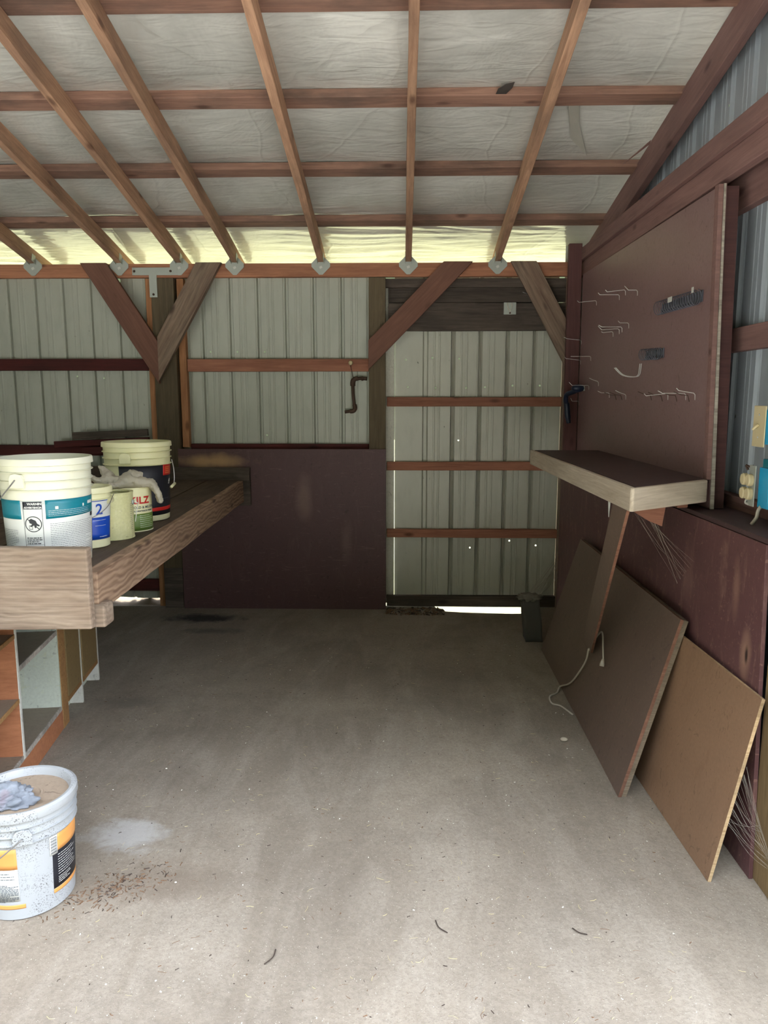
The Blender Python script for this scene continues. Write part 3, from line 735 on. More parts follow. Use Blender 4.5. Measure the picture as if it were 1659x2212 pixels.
# ------------------------------------------------------------------ electrical boxes near the camera, right
o = beam('wall_post', (1.262, 2.375, 1.105), (1.262, 2.375, 2.335), .09, .14, M['frame_pink'], up=(0, 1, 0), seg=10); tag(o, 'reddish post at the right edge carrying the blue electrical boxes', 'post')
sw = empty('light_switch', (1.2, 2.53, 1.43), 'ivory toggle switch plate on a blue box at right edge', 'switch')
bmx = box_bm(1.196, 1.200, 2.488, 2.572, 1.368, 1.505)
mobj('plate', bmx, M['ivory'], sw, bevel=.003)
tube('toggle', [(1.196, 2.532, 1.442), (1.178, 2.536, 1.425)], [.006, .004], M['ivory'], sw, 8)
box('box', 1.2015, 1.270, 2.450, 2.560, 1.378, 1.492, M['cyan_box'], sw)
bolt2 = lambda y, z, p: tube('screw', [(1.1955, y, z), (1.194, y, z)], .0035, M['steel'], p, 10)
bolt2(2.53, 1.475, sw); bolt2(2.53, 1.40, sw)
ou = empty('power_outlet', (1.2, 2.53, 1.23), 'bare ivory double outlet hanging from a blue box, no cover', 'outlet')
box('box', 1.205, 1.272, 2.450, 2.520, 1.165, 1.300, M['cyan_box'], ou)
box('yoke', 1.190, 1.193, 2.515, 2.560, 1.165, 1.305, M['galv'], ou)
for z in (1.254, 1.207):
    for y in (2.577, 2.539):
        b = lathe_bm([(0, 0), (.018, 0), (.018, .012), (.015, .016), (0, .016)], 0, 0, 0, 20)
        bmesh.ops.scale(b, verts=b.verts[:], vec=(1.15, .95, 1))
        bmesh.ops.rotate(b, verts=b.verts[:], matrix=Matrix.Rotation(-PI/2, 3, 'Y'))
        bmesh.ops.translate(b, verts=b.verts[:], vec=(1.190, y, z))
        s_ = mobj('socket_face', b, M['ivory'], ou, smooth=True); s_.modifiers.new('e', 'EDGE_SPLIT')
tube('prong_top', spline([(1.195, 2.58, 1.285), (1.19, 2.585, 1.30), (1.195, 2.57, 1.297), (1.195, 2.545, 1.302)]), .004, M['rust'], ou, 6)
tube('prong_bottom', spline([(1.195, 2.575, 1.185), (1.19, 2.57, 1.172), (1.195, 2.545, 1.168)]), .0045, M['steel'], ou, 6)
tube('cable', spline([(1.21, 2.50, 1.17), (1.20, 2.497, 1.155), (1.197, 2.50, 1.13), (1.19, 2.515, 1.106)]), .006, M['cable'], ou, 8)
box('clamp', 1.205, 1.25, 2.451, 2.50, 1.302, 1.33, M['teal'], ou)

# ------------------------------------------------------------------ leaning boards
def sheetboard(name, q, thick, mface, medge, label, cat='board', parent=None):
    """q: near-bottom, far-bottom, far-top, near-top corners of the front face; thickness goes away from the room"""
    q = [Vector(p) for p in q]; n = (q[1]-q[0]).cross(q[3]-q[0]).normalized()
    if n.x < 0: n = -n
    bm = bmesh.new(); N = 10; g = [[], []]
    for s, off in ((0, Vector()), (1, n*thick)):
        for j in range(N+1):
            row = []
            for i in range(N+1):
                u, w = i/N, j/N
                p = (q[0]*(1-u)+q[1]*u)*(1-w)+(q[3]*(1-u)+q[2]*u)*w
                row.append(bm.verts.new(p+off))
            g[s].append(row)
    for s in (0, 1):
        for j in range(N):
            for i in range(N): bm.faces.new((g[s][j][i], g[s][j][i+1], g[s][j+1][i+1], g[s][j+1][i]))
    def side(a):
        for (p1, p2), (r1, r2) in a:
            f = bm.faces.new((p1, p2, r2, r1)); f.material_index = 1
    F, K = g
    side([((F[0][i], F[0][i+1]), (K[0][i], K[0][i+1])) for i in range(N)])
    side([((F[N][i], F[N][i+1]), (K[N][i], K[N][i+1])) for i in range(N)])
    side([((F[j][0], F[j+1][0]), (K[j][0], K[j+1][0])) for j in range(N)])
    side([((F[j][N], F[j+1][N]), (K[j][N], K[j+1][N])) for j in range(N)])
    o = mobj(name, bm, [mface, medge], parent)
    if label: tag(o, label, cat)
    return o
Bq = [(.842, 2.693, .001), (.860, 4.40, .001), (1.064, 4.36, .702), (1.072, 2.775, .69)]
sheetboard('plywood_sheet', Bq, .013, M['ply_brown'], M['edge_red'], 'largest dark brown plywood sheet leaning on the right wall, under shelf')
off = Vector((.0135, 0, .0))
Bk = [Vector(Bq[0])+Vector((.0145, .004, 0)), Vector(Bq[1])+Vector((.0145, 0, 0)), Vector(Bq[2])+Vector((.0145, 0, -.002)), Vector(Bq[3])+Vector((.0145, .004, -.004))]
sheetboard('particle_board', Bk, .018, M['shelf_grey'], M['edge_grey'], 'rough grey edged particle board sandwiched behind the largest plywood sheet')
Cq = [(.982, 2.187, .001), (.958, 2.98, .001), (1.080, 2.98, .622), (1.106, 2.185, .618)]
sheetboard('plywood_sheet', Cq, .011, M['ply_tan'], M['edge_yellow'], 'smaller tan orange plywood sheet, nearest of the leaning boards')
Aq = [(.921, 3.487, .302), (.921, 3.655, .306), (.812, 2.845, 1.131), (.812, 2.665, 1.131)]
sheetboard('plywood_strip', Aq, .012, M['ply_brown'], M['edge_red'], 'tall narrow plywood strip leaning from the sheet up to shelf edge')

# old block in the corner with rag on top
eb = empty('corner_block', (.87, 4.55, 0), 'dark stub of old post standing in the far right corner', 'block')
bm = bmesh.new(); bmesh.ops.create_cube(bm, size=1); bmesh.ops.subdivide_edges(bm, edges=bm.edges[:], cuts=7, use_grid_fill=True)
for q in bm.verts:
    q.co = Vector((.842+q.co.x*.105*(1-.12*q.co.z*0), 4.60+q.co.y*.12, .135+q.co.z*.27))
    q.co.x += -.028*(q.co.z/.27)
    q.co += Vector(noise.noise_vector(q.co*14))*.008
for q in bm.verts: q.co.z = max(q.co.z, .001)
mobj('stub', bm, M['concrete_block'], eb, smooth=True)
bm = bmesh.new(); bmesh.ops.create_icosphere(bm, subdivisions=4, radius=1)
for q in bm.verts:
    d = 1+.45*noise.fractal(q.co*2.2, .7, 2, 4)
    q.co = Vector((.815+q.co.x*.068*d, 4.60+q.co.y*.06*d, .275+q.co.z*.022*d+.01*abs(noise.noise(q.co*6))))
mobj('rag', bm, plain('old_rag', S(128, 122, 112), .95, 0, 1.), eb, smooth=True)

# cord and plug
tube_o = empty('electric_lead', (.8, 3.6, .3), 'pale electric cord with plug lying over the largest plywood sheet', 'cord')
tube('wire', spline([(.915, 3.50, .32), (.905, 3.52, .24), (.866, 3.62, .10), (.842, 3.76, .020), (.815, 3.71, .005), (.768, 3.66, .005), (.762, 3.572, .005), (.80, 3.539, .005), (.836, 3.44, .005)]), .0045, M['cable'], tube_o)
tube('loop', spline([(.915, 3.50, .31), (.938, 3.50, .36), (.960, 3.465, .415), (.958, 3.42, .415), (.945, 3.36, .38), (.932, 3.30, .335)]), .0042, M['cable'], tube_o)
tube('plug', [(.932, 3.30, .34), (.926, 3.293, .318), (.924, 3.29, .308)], [.006, .012, .011], M['cable'], tube_o, 8)
b = bmesh.new(); bmesh.ops.create_icosphere(b, subdivisions=3, radius=.014)
for q in b.verts: q.co = Vector((.735+q.co.x*1.2, 3.165+q.co.y, .009+q.co.z*.6))
tag(mobj('pebble', b, M['stone'], smooth=True), 'round pale pebble on the floor beside the leaning boards', 'pebble')

# ------------------------------------------------------------------ work bench, left
wbn = empty('work_bench', (-1.6, 3.8, .955), 'long dark wooden work bench along the left with grained front edge', 'bench')
for k, (xa, xb) in enumerate([(0, .24), (.245, .50), (.505, .78), (.785, 1.05), (1.055, 1.30)]):
    n0, n1 = (-1.055-xa, 2.395), (-1.13-xa, 5.21)
    m0, m1 = (-1.055-xb, 2.395), (-1.13-xb, 5.21)
    w = xb-xa
    beam('top_board', ((n0[0]+m0[0])/2, 2.395, .937), ((n1[0]+m1[0])/2, 5.21, .937), w, .036, M['bench_top'], wbn, seg=12, bevel=.003)
beam('front_rail', (-1.038, 2.392, .886), (-1.122, 5.10, .886), .038, .142, M['fascia'], wbn, seg=30, wob=.003)
beam('back_ledger', (-2.35, 5.232, .865), (-1.080, 5.232, .865), .036, .19, M['header'], wbn)
beam('back_board', (-2.35, 5.225, 1.005), (-1.080, 5.222, .996), .050, .09, M['header'], wbn)
beam('end_plank', (-2.45, 2.352, .910), (-1.022, 2.352, .910), .040, .276, M['weathered'], wbn, seg=30, wob=.004, bevel=.006)
beam('rail_end', (-1.12, 2.415, .806), (-.992, 2.415, .806), .08, .076, M['weathered'], wbn, seg=6, bevel=.008)
for x, y in ((-2.3, 2.45), (-2.25, 5.1), (-2.2, 4.0)):
    beam('leg', (x, y, 0), (x, y, .915 if y < 5 else .77), .088, .088, M['post_tan'], wbn, up=(0, 1, 0), seg=6)

# ------------------------------------------------------------------ old cabinets under the bench
P0 = Vector((-1.53, 2.908, 0)); DU = Vector((-.139, .990, 0)).normalized(); DV = Vector((-.990, -.139, 0)).normalized()
cab = empty('open_cabinet', (-1.60, 2.6, 0), 'old brown and mint cabinet with open shelves under the bench', 'cabinet')
def cb(name, s0, s1, v0, v1, z0, z1, m, parent, bevel=.001):
    p = [P0+DU*a+DV*b+Vector((0, 0, z0)) for a, b in ((s0, v0), (s1, v0), (s1, v1), (s0, v1))]
    return prism(name, p, (0, 0, z1-z0), m, parent, bevel)
HB = .79
cb('side_panel', -.165, -.150, .003, .40, 0, HB, M['cab_brown'], cab)
cb('edge_trim', -.166, -.149, -.001, .003, .10, HB, M['white_paint_and_leak'], cab)
cb('side_panel', .318, .332, .003, .40, 0, HB, M['mint'], cab)
cb('side_panel', -.95, -.935, 0, .40, 0, HB, M['cab_brown'], cab)
cb('back_panel', -.935, .318, .395, .405, .0, HB, M['mint'], cab)
cb('divider', -.43, -.418, .05, .10, .12, .34, M['white_paint_and_leak'], cab)
for z in (.355, .62): cb('shelf', -.934, -.166, .004, .395, z-.016, z, M['shelf_grey'], cab); cb('shelf_edge', -.934, -.166, 0, .004, z-.017, z+.001, M['cab_stile'], cab)
cb('shelf', -.149, .317, .006, .395, .462, .480, M['shelf_grey'], cab)
cb('shelf_edge', -.149, .317, 0, .006, .460, .482, M['white_edge'], cab)
cb('bottom_shelf', -.934, .317, .006, .395, .098, .114, M['shelf_grey'], cab)
cb('shelf_edge', -.934, .317, 0, .006, .096, .116, M['white_edge'], cab)
cb('kick_board', -.95, .332, .002, .016, 0, .095, M['cab_brown'], cab)
for s in (-.30, -.335, -.36): cb('paint_drip', s, s+.008, -.003, .002, .02+.02*(s > -.33), .10, M['white_paint_and_leak'], cab, 0)
cab2 = empty('door_cabinet', (-1.62, 3.5, 0), 'old cabinet with two tan doors under the far part of bench', 'cabinet')
cb('stile', .334, .415, 0, .02, 0, HB, M['cab_stile'], cab2)
cb('door', .420, .625, -.004, .012, .125, HB, M['cab_door'], cab2)
cb('bottom_rail', .418, .648, -.002, .014, .098, .123, M['cab_stile'], cab2)
cb('side_panel', .634, .650, -.003, .38, .0, HB, M['white_paint_and_leak'], cab2)
cb('side_panel', .651, .664, .001, .38, .0, HB, M['cab_stile'], cab2)
cb('door', .670, .930, -.004, .012, .125, HB, M['cab_door'], cab2)
cb('bottom_rail', .668, .94, -.002, .014, .098, .123, M['cab_stile'], cab2)
cb('kick_board', .418, .63, .06, .072, 0, .097, M['mint'], cab2)
cb('kick_board', .668, .93, .06, .072, 0, .097, M['mint'], cab2)
cb('side_panel', .940, .955, -.003, .38, .0, HB, M['white_paint_and_leak'], cab2)
cb('side_panel', .956, .968, .001, .38, .0, HB, M['cab_stile'], cab2)

# ------------------------------------------------------------------ pails, cans
def camang(cx, cy): return math.atan2(-cy, -cx)
def wrap_pt(cx, cy, rf, phi, z, eps):
    a = camang(cx, cy)+phi; r = rf(z)+eps
    return Vector((cx+r*math.cos(a), cy+r*math.sin(a), z))
def wrap_patch(name, cx, cy, rf, p0, p1, z0, z1, mat, parent, eps=.0006, zc=None):
    bm = bmesh.new(); n = max(2, int(abs(p1-p0)/.06)); m = 4; g = []
    for j in range(m+1):
        row = []
        for i in range(n+1):
            ph = p0+(p1-p0)*i/n
            a, b = z0, z1
            if zc: a, b = zc(i/n, z0, z1)
            row.append(bm.verts.new(wrap_pt(cx, cy, rf, ph, a+(b-a)*j/m, eps)))
        g.append(row)
    for j in range(m):
        for i in range(n): bm.faces.new((g[j][i], g[j][i+1], g[j+1][i+1], g[j+1][i]))
    o = mobj(name, bm, mat, parent, smooth=True)
    s = o.modifiers.new('thick', 'SOLIDIFY'); s.thickness = .0003; s.offset = 1
    return o
def merge_bars(name, cx, cy, rf, bars, mat, parent, eps=.0016):
    """many small printed strokes (lines of tiny print, bar codes) as one mesh"""
    bm = bmesh.new()
    for p0, p1, z0, z1 in bars:
        n = max(1, int(abs(p1-p0)/.08)); r = []
        for i in range(n+1):
            ph = p0+(p1-p0)*i/n
            r.append((bm.verts.new(wrap_pt(cx, cy, rf, ph, z0, eps)), bm.verts.new(wrap_pt(cx, cy, rf, ph, z1, eps))))
        for i in range(n): bm.faces.new((r[i][0], r[i+1][0], r[i+1][1], r[i][1]))
    return mobj(name, bm, mat, parent)
def wrap_text(name, s, cx, cy, rf, phi, z, size, mat, parent, bold=.0, eps=.002, sx=1., align='LEFT', shear=0):
    cu = bpy.data.curves.new('txt', 'FONT'); cu.body = s; cu.size = size; cu.align_x = align; cu.offset = bold; cu.shear = shear
    cu.resolution_u = 3
    to = bpy.data.objects.new('txt', cu); C.objects.link(to)
    dg = bpy.context.evaluated_depsgraph_get(); me = bpy.data.meshes.new_from_object(to.evaluated_get(dg))
    bm = bmesh.new(); bm.from_mesh(me)
    bpy.data.objects.remove(to); bpy.data.curves.remove(cu); bpy.data.meshes.remove(me)
    if not bm.faces: bm.free(); return None
    bmesh.ops.triangulate(bm, faces=bm.faces[:])
    for _ in range(2):
        es = [e for e in bm.edges if e.calc_length() > .012]
        if es: bmesh.ops.subdivide_edges(bm, edges=es, cuts=1)
        bmesh.ops.triangulate(bm, faces=[f for f in bm.faces if len(f.verts) > 3])
    for v in bm.verts:
        x, y = v.co.x*sx, v.co.y
        v.co = wrap_pt(cx, cy, rf, phi+x/rf(z), z+y, eps)
    return mobj(name, bm, mat, parent)
def textlines(p0, p1, ztop, zbot, pitch, h=.0016, gap=.0):
    bars = []; z = ztop
    while z > zbot:
        p = p0; end = p1-random.random()*(p1-p0)*.35*(random.random() < .4)
        while p < end:
            w = .02+random.random()*.06
            bars.append((p, min(end, p+w), z-h, z)); p += w+.012
        z -= pitch
    return bars

def bucket(loc, r0, r1, h, mat, label, name='bucket', ribs=3, lid=False, wall=.0025, group=None, ribz=(.105, .075, .045), ear_phi=None, bail=None, cat='bucket', inner=None, ear_w=.05):
    cx, cy, cz = loc
    e = empty(name, loc, label, cat, group)
    rf = lambda z: r0+(r1-r0)*(z-cz)/h
    R = lambda zz: r0+(r1-r0)*zz/h
    prof = [(0, 0), (r0-.006, 0), (r0, .004)]
    for q in sorted([h-z for z in ribz]):
        prof += [(R(q)-.0, q-.002), (R(q)+.007, q-.001), (R(q)+.008, q+.001), (R(q)+.001, q+.003)]
    prof += [(R(h-.022), h-.024), (R(h)+.007, h-.022), (R(h)+.006, h-.003), (R(h)+.004, h), (R(h)-wall, h)]
    if not lid: prof += [(R(.02)-wall, .02), (0, .02)]
    else: prof += [(R(h)-.006, h-.004), (R(h)-.006, h-.02)]
    lathe('body', prof, loc, mat, e)
    if ear_phi is not None:
        for sgn, ph in ((1, ear_phi), (-1, ear_phi+PI)):
            bmr = []; z1 = cz+h-.045; z0 = z1-ear_w
            bm = bmesh.new(); n = 5; wdt = .17*(.15/r1)
            ring = []
            for (pp, zz) in ((-1, 0), (1, 0), (1, .6), (.7, .9), (0, 1), (-.7, .9), (-1, .6)):
                ring.append((ph+pp*wdt, z0+zz*ear_w))
            a = [bm.verts.new(wrap_pt(cx, cy, rf, p, z, .001)) for p, z in ring]
            b = [bm.verts.new(wrap_pt(cx, cy, rf, p, z, .014)) for p, z in ring]
            bm.faces.new(b)
            for i in range(len(a)): bm.faces.new((a[i], a[(i+1) % len(a)], b[(i+1) % len(a)], b[i]))
            mobj('handle_ear', bm, mat, e, bevel=.002)
    if bail:
        tube('handle', spline(bail, 8), .0022 if r1 > .12 else .0015, M['bail'], e, 8)
    return e, rf

def wl(cx, cy, rf, z, phi, extra=.014):
    return wrap_pt(cx, cy, rf, phi, z, extra)

# -- big open pail, near end of the bench
bx, by, bz = -1.25, 2.56, .956
def bailpts(cx, cy, rf, z, phi, droop, side=-1, n=6):
    """wire bail lying down against the pail: from one ear round the front to the other ear"""
    pts = []
    for i in range(n+1):
        u = i/n; p = phi+side*PI*u
        pts.append(wrap_pt(cx, cy, rf, p, z-droop*math.sin(PI*u), .016+.012*math.sin(PI*u)))
    return pts
R = lambda z: .135+(.150-.135)*(z-bz)/.373
big, rf = bucket((bx, by, bz), .135, .150, .373, M['pail'], 'big open white bucket with teal banded label, near end of bench', ear_phi=-.62,
                 bail=bailpts(bx, by, R, 1.262, -.62, .155, -1))
lab = wrap_patch('label', bx, by, rf, -1.5, 1.62, .985, 1.1915, M['paper'], big, .0007)
wrap_patch('teal_band', bx, by, rf, -1.5, -.62, 1.128, 1.192, M['teal'], lab, .0014)
wrap_patch('teal_band', bx, by, rf, -.06, 1.45, 1.128, 1.192, M['teal'], lab, .0014, zc=lambda u, a, b: (a+.006*u, b))
merge_bars('fine_print', bx, by, rf, textlines(0., 1.1, 1.156, 1.134, .006, .001)+[(.15, .22, 1.160, 1.170), (.85, .90, 1.160, 1.170), (1.05, 1.3, 1.165, 1.176)], M['paper'], lab, .0022)
merge_bars('fine_print', bx, by, rf, textlines(.02, 1.25, 1.112, .99, .0062, .0012)+textlines(-1.4, -.75, 1.09, .99, .006, .0014), M['grey_ink'], lab)
merge_bars('bar_code', bx, by, rf, [(1.36, 1.5, z, z+.0012+.0012*(k % 3 == 0)) for k, z in enumerate([1.02+.0035*i for i in range(22)])], M['black'], lab)
wrap_patch('small_tag', bx, by, rf, 1.2, 1.38, 1.118, 1.132, M['black'], lab, .002)
wrn = wrap_patch('warning_header', bx, by, rf, -.56, -.13, 1.163, 1.188, M['black'], lab, .0016)
wrap_text('warning_text', 'WARNING', bx, by, rf, -.45, 1.177, .011, M['paper'], lab, .0004, .003)
wrap_text('warning_text', 'ADVERTENCIA', bx, by, rf, -.53, 1.1655, .0085, M['paper'], lab, .0004, .003)
fr = []
for (a, b, c_, d) in ((-.56, -.13, 1.0, 1.0015), (-.56, -.13, 1.0615, 1.063), (-.562, -.553, 1.0, 1.163), (-.137, -.128, 1.0, 1.163), (-.56, -.13, 1.04, 1.041)): fr.append((a, b, c_, d))
merge_bars('warning_frame', bx, by, rf, fr[:1]+fr[2:], M['black'], lab)
merge_bars('warning_print', bx, by, rf, textlines(-.52, -.17, 1.066, 1.045, .0065, .003)+textlines(-.52, -.17, 1.036, 1.006, .0065, .003), M['black'], lab)
def ringtext(name, pc, zc, rad, w, mat, slash=True):
    bm = bmesh.new(); n = 32; r = []
    for i in range(n):
        a = 2*PI*i/n
        r.append([bm.verts.new(wrap_pt(bx, by, rf, pc+q*math.cos(a)/rf(zc), zc+q*math.sin(a), .0024)) for q in (rad, rad-w)])
    for i in range(n): j = (i+1) % n; bm.faces.new((r[i][0], r[j][0], r[j][1], r[i][1]))
    if slash:
        c45 = .7071; pp = []
        for du, dw in ((-rad, w/2), (rad, w/2), (rad, -w/2), (-rad, -w/2)):
            X_ = du*c45+dw*c45; Z_ = -du*c45+dw*c45
            pp.append(bm.verts.new(wrap_pt(bx, by, rf, pc+X_*.95/rf(zc), zc+Z_*.95, .0026)))
        bm.faces.new(pp)
    return mobj(name, bm, mat, lab)
ringtext('warning_circle', -.345, 1.112, .027, .0026, M['black'])
def poly(name, pts, mat, par, eps=.002):
    bm = bmesh.new(); f = bm.faces.new([bm.verts.new(wrap_pt(bx, by, rf, -.345+x/rf(1.11), 1.112+y, eps)) for x, y in pts])
    return mobj(name, bm, mat, par)
poly('pictogram', [(-.014, .014), (-.006, .019), (.000, .016), (.008, .012), (.012, .002), (.020, -.004), (.018, -.008), (.010, -.005), (.008, -.013), (.004, -.013), (.002, -.004), (-.006, -.009), (-.012, -.008), (-.004, .000), (-.012, .004)], M['black'], lab)
merge_bars('pictogram_pail', bx, by, rf, [(-.345-.10, -.345-.02, 1.094, 1.0955), (-.345-.10, -.345-.09, 1.094, 1.108), (-.345-.03, -.345-.02, 1.094, 1.106), (-.345-.10, -.345-.02, 1.1065, 1.108)], M['black'], lab)

# -- small blue and white pail
sx_, sy_, sz_ = -1.228, 2.83, .956
R2 = lambda z: .078+(.090-.078)*(z-sz_)/.236
sm, rf2 = bucket((sx_, sy_, sz_), .078, .090, .236, M['pail_cream'], 'small white pail with blue label, between big bucket and cream can', ribz=(.045,), ear_phi=1.25,
                 bail=bailpts(sx_, sy_, R2, 1.16, 1.25, .085, -1), ear_w=.02)
lb = wrap_patch('label', sx_, sy_, rf2, -.2, 1.35, .99, 1.15, M['paper'], sm, .0006)
wrap_patch('blue_block', sx_, sy_, rf2, -.2, 1.25, .992, 1.078, M['blue_ink'], lb, .0014)
merge_bars('blue_rule', sx_, sy_, rf2, [(-.2, 1.2, 1.140, 1.1425)], M['blue_ink'], lb)
wrap_text('number', '2', sx_, sy_, rf2, .34, 1.090, .058, M['blue_ink'], lb, .001, .002)
merge_bars('fine_print', sx_, sy_, rf2, [(.2, .85, 1.066, 1.067), (.3, .85, 1.045, 1.046)]+textlines(.5, 1.15, 1.003, 1.0, .006, .002), M['paper'], lb, .0022)

# -- cream gallon can
def can(loc, r, h, mat, label, name='paint_can'):
    cx, cy, cz = loc; e = empty(name, loc, label, 'can')
    rf_ = lambda z: r
    lathe('body', [(0, 0), (r-.002, 0), (r+.0015, .001), (r+.0015, .004), (r, .005), (r, h-.006), (r+.002, h-.005), (r+.002, h), (r-.004, h), (r-.012, h-.002), (r-.012, h-.008), (r-.003, h-.01), (r-.003, .01), (0, .01)], loc, mat, e)
    return e, rf_
cc, rfc = can((-1.200, 3.01, .956), .083, .193, M['can_cream'], 'open cream paint can with drips, between blue pail and green can')
ce = camang(-1.2, 3.01)
def ear(cx, cy, rf_, phi, z, parent):
    p = wrap_pt(cx, cy, rf_, phi, z, 0); q = wrap_pt(cx, cy, rf_, phi, z, .006)
    return tube('handle_ear', [p, q], [.012, .009], M['galv'], parent, 16)
ear(-1.2, 3.01, rfc, 1.25, 1.105, cc)
tube('handle', spline([wrap_pt(-1.2, 3.01, rfc, 1.25, 1.105, .007), wrap_pt(-1.2, 3.01, rfc, 1.30, 1.10, .02), wrap_pt(-1.2, 3.01, rfc, 1.36, 1.08, .016), wrap_pt(-1.2, 3.01, rfc, 1.34, 1.055, .012), wrap_pt(-1.2, 3.01, rfc, 1.36, 1.02, .006)]), .0016, M['steel'], cc, 6)
merge_bars('fine_print', -1.2, 3.01, rfc, textlines(.95, 1.15, 1.10, .99, .008, .0015), M['grey_ink'], cc, .001)

# -- white and green can
kx, ky = -1.187, 3.20
kc, rfk = can((kx, ky, .956), .083, .193, M['pail_cream'], 'white and green paint can with red lettering under the glove')
wrap_patch('green_band', kx, ky, rfk, -1.2, 1.7, .962, 1.035, M['green_ink'], kc, .0007)
wrap_text('brand_lettering', 'KILZ', kx, ky, rfk, -.16, 1.080, .042, M['red_ink'], kc, .0014, .0015, sx=1.08)
wrap_text('sub_lettering', 'MOLD & MILDEW', kx, ky, rfk, -.08, 1.058, .0155, M['grey_ink'], kc, .0003, .0015)
wrap_text('sub_lettering', 'INTERIOR/EXTERIOR PRIMER', kx, ky, rfk, -.25, 1.044, .0095, M['grey_ink'], kc, .0003, .0015)
merge_bars('fine_print', kx, ky, rfk, textlines(.35, 1.2, 1.028, .975, .0085, .0018), M['paper'], kc, .0018)

# -- far pail with black label
fx, fy, fz = -1.262, 3.50, .956
R3 = lambda z: .138+(.153-.138)*(z-fz)/.372
fb, rf3 = bucket((fx, fy, fz), .138, .153, .372, M['pail_cream'], 'big cream bucket with black and red label, farthest on the bench', ear_phi=-.35)
l3 = wrap_patch('label', fx, fy, rf3, -.6, 1.55, .985, 1.22, M['black'], fb, .0007)
wrap_patch('red_block', fx, fy, rf3, .85, 1.45, 1.17, 1.222, M['red_ink'], l3, .0014)
merge_bars('fine_print', fx, fy, rf3, textlines(.95, 1.3, 1.21, 1.18, .009, .003), M['orange_ink'], l3, .0022)
wrap_text('lettering', 'fi', fx, fy, rf3, 1.14, 1.128, .034, M['paper'], l3, .0012, .002, shear=.3)
wrap_patch('red_stripe', fx, fy, rf3, -.6, 1.55, 1.005, 1.022, M['red_ink'], l3, .0014)
merge_bars('grey_rule', fx, fy, rf3, [(.55, 1.25, 1.060, 1.063)], M['grey_ink'], l3)
tube('handle', spline([wrap_pt(fx, fy, rf3, 1.35, 1.24, .010), wrap_pt(fx, fy, rf3, 1.52, 1.20, .016), wrap_pt(fx, fy, rf3, 1.5, 1.15, .02), wrap_pt(fx, fy, rf3, 1.35, 1.12, .02)]), .002, M['steel'], fb, 8)
tube('hand_grip', [wrap_pt(fx, fy, rf3, 1.10, 1.112, .02), wrap_pt(fx, fy, rf3, 1.48, 1.122, .022)], .007, M['pail_cream'], fb, 10)

# -- glove draped over the green can
def skin(name, verts, edges, radii, mat, parent=None, sub=2, strength=0., tex=.02, flat=None):
    me = bpy.data.meshes.new(name); me.from_pydata([Vector(v) for v in verts], edges, []); me.materials.append(mat)
    o = bpy.data.objects.new(name, me); link(o, parent)
    o.modifiers.new('skin', 'SKIN').use_smooth_shade = True
    for i, r in enumerate(radii):
        me.skin_vertices[0].data[i].radius = r if isinstance(r, tuple) else (r, r)
    me.skin_vertices[0].data[0].use_root = True
    s = o.modifiers.new('sub', 'SUBSURF'); s.levels = sub; s.render_levels = sub
    if strength:
        tx = bpy.data.textures.new(name+'_t', 'CLOUDS'); tx.noise_scale = tex; tx.noise_depth = 3
        d = o.modifiers.new('d', 'DISPLACE'); d.texture = tx; d.strength = strength; d.mid_level = .5; d.texture_coords = 'GLOBAL'
    return o
t = NT('latex_glove'); nn = t.noise(t.coord(rand=False), 40, 5, .6, 1.)
t.col(S(214, 208, 190)); t.set(Roughness=.4); bpn = t.bump(nn, .5, .01)
tr = t.n.new('ShaderNodeBsdfTranslucent'); tr.inputs[0].default_value = S(220, 214, 196)
tp = t.n.new('ShaderNodeBsdfTransparent')
m1 = t.n.new('ShaderNodeMixShader'); m1.inputs[0].default_value = .4; t.l.new(t.b.outputs[0], m1.inputs[1]); t.l.new(tr.outputs[0], m1.inputs[2])
m2 = t.n.new('ShaderNodeMixShader'); m2.inputs[0].default_value = .12; t.l.new(m1.outputs[0], m2.inputs[1]); t.l.new(tp.outputs[0], m2.inputs[2])
t.l.new(m2.outputs[0], t.out.inputs[0]); M['glove'] = t.m
gz = 1.152
gv = [(kx+.0, ky-.03, gz+.022), (kx-.07, ky-.05, gz+.018), (kx-.125, ky-.07, gz+.030), (kx-.165, ky-.075, gz+.055), (kx-.10, ky-.03, gz+.055), (kx-.13, ky-.0, gz+.085),
      (kx+.055, ky-.06, gz+.022), (kx+.105, ky-.03, gz+.012), (kx+.128, ky-.035, gz-.035), (kx+.142, ky-.038, gz-.075), (kx+.02, ky-.02, gz+.05), (kx+.06, ky-.03, gz+.045), (kx-.04, ky-.095, gz+.005), (kx-.06, ky-.11, gz+.02)]
ge = [(0, 1), (1, 2), (2, 3), (1, 4), (4, 5), (0, 6), (6, 7), (7, 8), (8, 9), (0, 10), (10, 11), (0, 12), (12, 13)]
gr = [(.045, .03), (.035, .026), (.022, .016), (.016, .013), (.026, .018), (.015, .01), (.035, .026), (.028, .018), (.026, .015), (.020, .012), (.038, .022), (.03, .018), (.022, .012), (.014, .009)]
gl = skin('latex_glove', gv, ge, gr, M['glove'], None, 3, .020, .035); tag(gl, 'crumpled pale rubber glove draped over the green paint can', 'glove')
e3 = gl.modifiers.new('d2', 'DISPLACE'); tx = bpy.data.textures.new('gl2', 'CLOUDS'); tx.noise_scale = .010; e3.texture = tx; e3.strength = .008; e3.texture_coords = 'GLOBAL'

